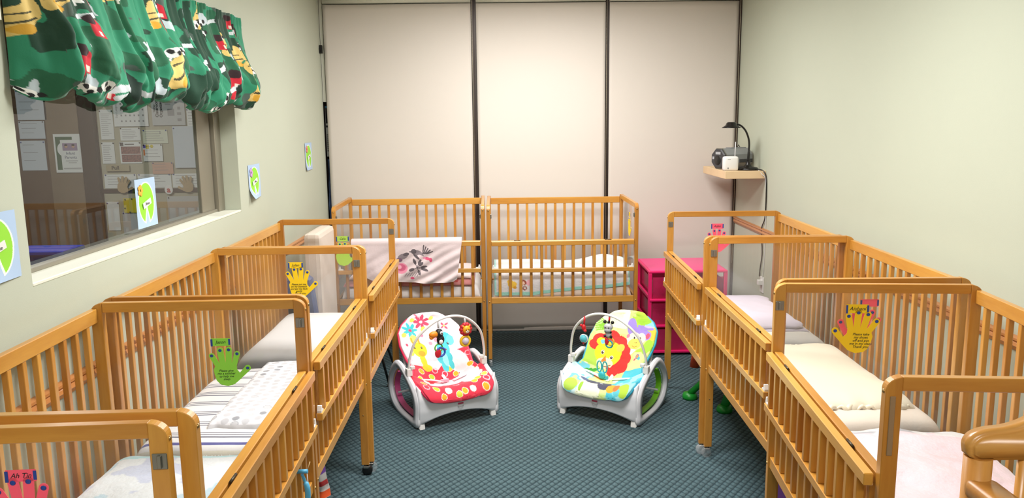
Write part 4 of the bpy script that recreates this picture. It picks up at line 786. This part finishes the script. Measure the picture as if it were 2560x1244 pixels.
        toy(.035,[('grey_head',(186,186,192),[('b',0,-.004,-.062,.026,(1,.8,.8)),('b',0,-.012,-.078,.019,(1.1,.8,.7)),('b',0,0,-.105,.018,(1,.8,1.1))]),('black_mane',(24,22,26),[('b',-.022,0,-.036,.010),('b',.022,0,-.036,.010),('b',0,0,-.038,.010,(.7,1,1.2)),('b',-.018,-.008,-.115,.008),('b',.018,-.008,-.115,.008),('b',-.016,-.006,-.09,.006),('b',.016,-.006,-.09,.006)]),('dark_eyes',(20,20,20),[('b',-.009,-.024,-.062,.003),('b',.010,-.024,-.062,.003)]),('red_disc',(206,40,60),[('b',-.010,0,-.145,.018,(.7,.5,1.3))]),('teal_loop',(50,160,170),[('t',.004,0,-.16,.020,.005)]),('yellow_ring',(240,190,60),[('t',.012,0,-.145,.020,.0045)])],'zebra toy with rings')
        bm=bmesh.new(); 
        for dx in (-.022,.012): 
            pts=[(.0+dx+.014*math.cos(a),-.0+.075,.27+.032*math.sin(a)) for a in [2*math.pi*k/20 for k in range(20)]]; tube(bm,pts,.004,8,closed=True)
        ball(bm,(-.0,.06,.225),.022,(1,.6,1)); o=obj('elephant_teether',bm,mat('teal_teether',(50,176,190),.4),r,(-.03,.04,-.01)); o['label']='teal teether toy'
    return r
bouncer((-.275,4.19),math.radians(27),'girl','baby bouncer with pink piping and red dotted seat, giraffe and elephant print')
bouncer((.52,4.19),math.radians(-31),'jungle','baby bouncer with teal piping and green inlay, lion and monkey print')
# ------------------------------------------------------------------ pink drawer cart
HP=mat('hot_pink_plastic',(236,30,110),.35); ct=thing('drawer_cart','hot pink plastic cart with three translucent drawers beside the right back crib','drawer cart',(1.275,5.60,0))
box('top',(-.275,.275,-.25,.25,.585,.60),HP,ct,bev=.005)
bm=bmesh.new(); bx(bm,-.26,.26,-.235,.235,.592,.604,bev=.003); obj('top_panel',bm,mat('pink_top',(240,70,140),.4),ct)
for sx in (-1,1):
    for y in (-.24,.22): box('corner_post',(sx*.262-.012,sx*.262+.012,y-.01,y+.02,.0,.585),HP,ct,bev=.003)
    for z in (.04,.225,.41): bm=bmesh.new(); bx(bm,sx*.262-.008,sx*.262+.008,-.24,.24,z-.012,z+.012,bev=.003); obj('side_rail',bm,HP,ct)
box('back_panel',(-.262,.262,.238,.244,.02,.585),PINKCLEAR,ct)
TO=[(200,60,60),(70,110,200),(230,190,60),(90,170,90)]
for i,z in enumerate((.02,.205,.39)):
    bm=bmesh.new(); bx(bm,-.245,.245,-.243,-.239,z+.012,z+.165); bx(bm,-.245,-.241,-.239,.22,z+.012,z+.15); bx(bm,.241,.245,-.239,.22,z+.012,z+.15); bx(bm,-.245,.245,-.239,.22,z+.010,z+.014); dw=obj('drawer',bm,PINKCLEAR,ct)
    bm=bmesh.new(); bx(bm,-.265,.265,-.262,-.236,z-.002,z+.014,bev=.004); obj('drawer_lip',bm,HP,dw)
    if i==2:
        for j in range(4): b=bmesh.new(); ball(b,(0,0,0),.036,(1,1,.9),12); o=obj('toy_ball',b,mat('ball_%d'%(j%4),TO[j%4],.4),None,(1.275-.17+j*.085,5.60-.10+.05*(j%2),z+.047)); tag(o,('red','blue','yellow','green')[j]+' toy ball inside the top drawer of the pink cart','toy','toys inside the top drawer') 
    if i==0: bm=bmesh.new(); bx(bm,-.01,.035,-.2455,-.2435,z+.08,z+.12); obj('drawer_label',bm,WHITEP,dw)
# ------------------------------------------------------------------ corner shelf and what stands on it
sh=box('corner_shelf',(1.508,XR,5.35,5.945,1.231,1.283),mat('pale_birch',(226,196,156),.5,var=.04,vscale=8),None,bev=.002); tag(sh,'thin pale birch shelf fixed in the back right corner','shelf')
# boombox
SILV=mat('silver_plastic',(150,152,156),.35,metal=.3); DGREY=mat('dark_grey_plastic',(58,58,62),.4)
bo=thing('boombox','silver grey portable radio with dark end speaker at the back of the shelf','radio',(1.632,5.625,1.283),math.radians(26))
oc=lambda r,n=8,rz=math.pi/8,cz=.068,sy=1.0:[(r*sy*math.cos(rz+k*2*math.pi/n),cz+r*math.sin(rz+k*2*math.pi/n)) for k in range(n)]
bm=bmesh.new(); prism(bm,oc(.077,cz=.074),0,-.118,.125,bev=.004); bx(bm,-.10,.11,-.045,.045,0,.012,bev=.003); obj('radio_body',bm,SILV,bo)
bm=bmesh.new(); prism(bm,oc(.073,cz=.074),0,-.134,-.117,bev=.006); sp=obj('end_speaker',bm,DGREY,bo)
bm=bmesh.new(); lathe(bm,[(.0,-.006),(.03,-.003),(.040,.002),(.041,.005)],24,(-.133,0,.062),'x'); obj('speaker_cone',bm,BLACK,sp)
bm=bmesh.new(); bx(bm,-.1365,-.133,-.030,.02,.104,.122); bx(bm,-.1365,-.133,.034,.052,.07,.088); obj('speaker_labels',bm,mat('pale_label',(170,172,176),.6),sp)
bm=bmesh.new(); prism(bm,oc(.0785,cz=.074),0,-.120,-.114); obj('trim_ring',bm,METAL,bo)
bm=bmesh.new(); bx(bm,-.04,.10,-.030,.030,.143,.150,bev=.003); obj('disc_lid',bm,mat('lid_grey',(126,128,134),.3,metal=.3),bo)
bm=bmesh.new(); bx(bm,.0,.12,-.076,-.070,.045,.07,bev=.002); obj('front_panel',bm,DGREY,bo)
bm=bmesh.new(); tube(bm,[(.06,.03,.13),(.085,.035,.165),(.115,.035,.13)],.003,6); obj('wire_handle',bm,DGREY,bo)
# baby monitor
mo=thing('baby_monitor','small white baby monitor with antenna on the shelf front edge','baby monitor',(1.558,5.41,1.283))
bm=bmesh.new(); bx(bm,-.052,.052,-.022,.03,0,.098,bev=.016); obj('monitor_body',bm,WHITEP,mo,smooth=True); bm=bmesh.new(); tube(bm,[(.034,.015,.09),(.036,.017,.195)],[.0045,.0035],8); obj('antenna',bm,GREYP,mo)
bm=bmesh.new(); ball(bm,(-.022,-.022,.018),.006,(1,.3,1),8); bx(bm,-.025,-.005,-.0228,-.0215,.075,.078); obj('speaker_mark',bm,GREYINK,mo)
# lamp
lm=thing('desk_lamp','black gooseneck desk lamp bending over the shelf','desk lamp',(1.695,5.46,1.283))
bm=bmesh.new(); lathe(bm,[(.0,0),(.070,0),(.072,.008),(.062,.018),(.03,.024),(.016,.04),(.015,.07),(.0,.07)],28); obj('lamp_base',bm,BLACK,lm,smooth=True)
bm=bmesh.new(); tube(bm,catmull([(0,0,.06),(.002,.0,.13),(.0,0,.20),(-.022,0,.262),(-.055,0,.300),(-.09,0,.315)],6),[.0085]*6+[.0065]*25,10); obj('gooseneck',bm,BLACK,lm)
bm=bmesh.new(); lathe(bm,[(.0,.030),(.025,.030),(.033,.024),(.040,.008),(.062,-.006),(.064,-.010),(.058,-.010),(.03,.0),(.0,.004)],28); obj('lamp_shade',bm,BLACK,lm,(-.125,0,.298),smooth=True)
# cables and adapter
cbp=[(1.735,5.40,1.290),(1.765,5.36,1.285),(1.778,5.33,1.25),(1.778,5.31,1.18),(1.778,5.31,.98),(1.776,5.36,.90),(1.776,5.365,.84),(1.778,5.34,.72),(1.776,5.36,.62),(1.778,5.38,.55)]
bm=bmesh.new(); tube(bm,catmull(cbp,8),.0042,7); o=obj('power_cord',bm,BLACK); tag(o,'black power cord hanging from the shelf down the right wall','cord')
bm=bmesh.new(); tube(bm,catmull([(1.74,5.37,1.287),(1.755,5.34,1.26),(1.775,5.325,1.22),(1.780,5.305,1.0),(1.780,5.30,.66),(1.780,5.32,.55)],8),.0022,6); o=obj('thin_cord',bm,GREYP); tag(o,'thin white cord running beside the black cord on the right wall','cord')
ot=thing('wall_outlet','white wall outlet with plug low on the right wall','outlet',(XR,5.33,.50)); box('outlet_plate',(-.006,0,-.036,.036,-.055,.055),WHITEP,ot,bev=.002); box('plug',(-.035,-.006,-.02,.016,.0,.035),WHITEP,ot,bev=.004)
# ------------------------------------------------------------------ corner gap: poster and garment behind the shade edge
ps=thing('gap_poster','narrow black and white paper strip in the left corner gap','poster',(-1.329,6.10,1.57)); box('paper',(-.012,.03,0,.001,-.19,.19),PAPER,ps); bm=bmesh.new(); bx(bm,-.01,.03,-.001,0,.06,.18); bx(bm,-.01,.03,-.001,0,.03,.045)
for i in range(9): bx(bm,-.008,.02,-.001,0,-.03-i*.015,-.024-i*.015)
obj('print_blocks',bm,INK,ps)
bm=bmesh.new(); bx(bm,-.01,.03,-.002,-.001,.175,.19); obj('teal_band',bm,mat('teal_print',(50,130,170),.7),ps)
nn=40; Z=np.linspace(.0,.46,nn); X=np.linspace(-.012,.04,16); XX,ZZ=np.meshgrid(X,Z,indexing='ij'); P=np.stack([XX,.01*np.sin(XX*120+ZZ*9)+.006*np.sin(ZZ*40),ZZ],-1); gm=thing('hanging_garment','slate blue garment hanging in the left corner gap','garment',(-1.328,6.10,.90)); grid('garment_cloth',P,mat('slate_cloth',(98,120,164),.85,var=.25,vscale=30),parent=gm,solid=.01)
# ------------------------------------------------------------------ upright mattress and nap mat between the rows
bm=bmesh.new(); bx(bm,-.05,.05,-.21,.21,0,.985,bev=.028); o=obj('upright_mattress',bm,mat('beige_vinyl',(222,208,196),.5,bump=.3,bscale=14,bdist=.01),None,(-1.15,4.90,0)); tag(o,'beige mattress standing on end against the left wall behind the farthest crib','mattress')
bm=bmesh.new(); prism(bm,[(-.11,0),(.13,0),(.055,.73),(.03,.75),(-.10,.735)],1,-.035,.035,bev=.012); o=obj('nap_mat',bm,mat('slate_vinyl',(84,96,132),.45,bump=.2,bscale=20,bdist=.006),None,(-1.195,4.62,0)); tag(o,'slate blue folded nap mat standing behind the farthest left crib','nap mat')
# stool legs under left far crib
st=thing('metal_stool','small black metal stool under the farthest left crib','stool',(-.90,4.92,0)); bm=bmesh.new(); lathe(bm,[(.0,.30),(.14,.30),(.15,.31),(.14,.325),(.0,.33)],24); obj('seat',bm,BLACK,st)
for a,b in ((-1,-1),(1,-1),(1,1),(-1,1)):
    bm=bmesh.new(); tube(bm,[(a*.09,b*.09,.31),(a*.17,b*.15,.012)],.008,8); lg=obj('leg',bm,BLACK,st); bm=bmesh.new(); lathe(bm,[(.0,0),(.013,0),(.014,.012),(.009,.02)],12,(a*.17,b*.15,0)); obj('leg_tip',bm,METAL,lg)
# green play stand under right far crib
GP=mat('green_plastic',(24,140,44),.35); OP=mat('orange_plastic',(250,90,30),.4)
ps=thing('play_stand','green and orange plastic toy stand under the farthest right crib','toy',(1.33,4.42,0))
for (fx,fy,tx,ty) in ((-.235,.06,-.02,.0),(-.09,-.16,.04,-.02),(.2,-.12,.04,0)):
    bm=bmesh.new(); lathe(bm,[(.0,0),(.042,0),(.045,.012),(.038,.035),(.0,.04)],20,(fx,fy,0)); tube(bm,[(fx,fy,.03),((fx+tx)/2,(fy+ty)/2,.15),(tx,ty,.27)],[.026,.028,.03],12,flat=.7); obj('leg',bm,GP,ps,smooth=True)
bm=bmesh.new(); lathe(bm,[(.0,.26),(.12,.26),(.15,.28),(.15,.30),(.0,.31)],28); obj('tray',bm,GP,ps)
bm=bmesh.new(); tube(bm,[(-.064,.66,0.0),(-.06,.64,.10),(-.01,.5,.24),(.0,.1,.28)],[.03,.026,.02,.02],12); obj('orange_leg',bm,OP,ps)
# purple bin under nearest right crib; striped cloth and blue toy at left
bm=bmesh.new(); bx(bm,-.13,.13,-.16,.16,0,.2,bev=.02); pb=thing('purple_bin','purple plastic bin under the nearest right crib','bin',(1.25,3.0,0)); obj('bin_body',bm,mat('purple_plastic',(110,40,140),.4),pb); box('bin_rim',(-.14,.14,-.17,.17,.195,.212),MATS['purple_plastic'],pb,bev=.006)
U,V=np.meshgrid(np.linspace(0,1,30),np.linspace(0,1,80),indexing='ij'); P=np.stack([(U-.5)*(.07+.05*(1-V)),.02*np.sin(U*7)+.012*np.sin(V*9),V*.175],-1); pt=Paint(U,V,(232,226,226)); 
for i,c in enumerate([(240,90,30),(232,226,226),(206,26,34),(200,196,196),(120,70,170),(226,220,224)]): pt.mask((V>i/6)&(V<=(i+1)/6),c)
r=thing('striped_cloth','cloth with purple, white, red and orange stripes hanging beside the left row gate','cloth',(-.845,3.30,.0),math.radians(10)); grid('cloth',P,PFAB,pt.C,parent=r,solid=.012)
r=thing('cord_toy','light blue corded toy hanging through the lower gate slats of the nearest full left crib','toy',local('L3',.311,-.345,.50),pose('L3')[1]); LB=mat('light_blue_plastic',(90,176,220),.4)
bm=bmesh.new(); tube(bm,[(0,-.012,.088),(0,.022,.088)],.0065,10); obj('handle',bm,LB,r); bm=bmesh.new(); tube(bm,catmull([(.0,.006,.078),(.004,.0,.055),(.0,-.008,.03),(.002,-.006,-.02)],6),[.005]*8+[.009]*11,8); obj('body',bm,LB,r); bm=bmesh.new(); tube(bm,[(0,-.010,.09),(.01,-.018,.115)],.0012,6); obj('string',bm,mat('straw_string',(206,180,130),.8),r)
bm=bmesh.new(); tube(bm,[(.004,-.008,.085),(.006,-.012,-.02)],.0012,6); obj('string',bm,WHITEP,r)
# ------------------------------------------------------------------ wooden armchair at lower right
rc=thing('wooden_armchair','wooden armchair with scalloped back rail at the lower right corner','chair',(1.075,1.25,0))
tp=[(-.300,.025),(-.302,.045),(-.292,.060),(-.272,.068),(-.24,.072),(-.215,.079),(-.185,.093),(-.15,.106),(-.10,.116),(0,.122)]
tp=tp+[(-x,z) for x,z in tp[::-1][1:]]+[(.27,.018),(-.27,.018)]
tpp=catmull(tp[:-2],4); bm=bmesh.new(); prism(bm,[(x,z+1.067) for x,z in tpp]+[(x,z+1.067) for x,z in ((.285,.018),(-.285,.018))],1,-.019,.019); bmesh.ops.bevel(bm,geom=[e for e in bm.edges if abs(e.verts[0].co.y-e.verts[1].co.y)<1e-6],offset=.009,segments=3,affect='EDGES',clamp_overlap=True); obj('back_top_rail',bm,W_CHAIR,rc,smooth=True)
for sx in (-1,1):
    bm=bmesh.new(); tube(bm,[(sx*.278,0,.0),(sx*.278,0,1.088)],.0225,16); obj('back_post',bm,W_CHZ,rc)
    bm=bmesh.new(); bx(bm,sx*.278-.026,sx*.278+.026,-.50,-.005,1.02,1.052,bev=.012); obj('arm',bm,W_CHAIR,rc,smooth=True)
    bm=bmesh.new(); tube(bm,[(sx*.278,-.42,0),(sx*.278,-.42,1.03)],.02,14); obj('front_post',bm,W_CHZ,rc)
bm=bmesh.new(); bx(bm,-.27,.27,-.44,.0,.55,.585,bev=.01); obj('seat',bm,W_CHAIR,rc)
bm=bmesh.new(); bx(bm,-.27,.27,-.012,.012,.66,.70,bev=.006); obj('back_lower_rail',bm,W_CHAIR,rc)
for i in range(7):
    bm=bmesh.new(); tube(bm,[(-.2+i*.0667,0,.69),(-.2+i*.0667,0,1.09)],.010,10); obj('spindle',bm,W_CHZ,rc)
for y in (-.42,0): bm=bmesh.new(); tube(bm,[(-.278,y,.2),(.278,y,.2)],.014,10); obj('stretcher',bm,W_CHZ,rc)
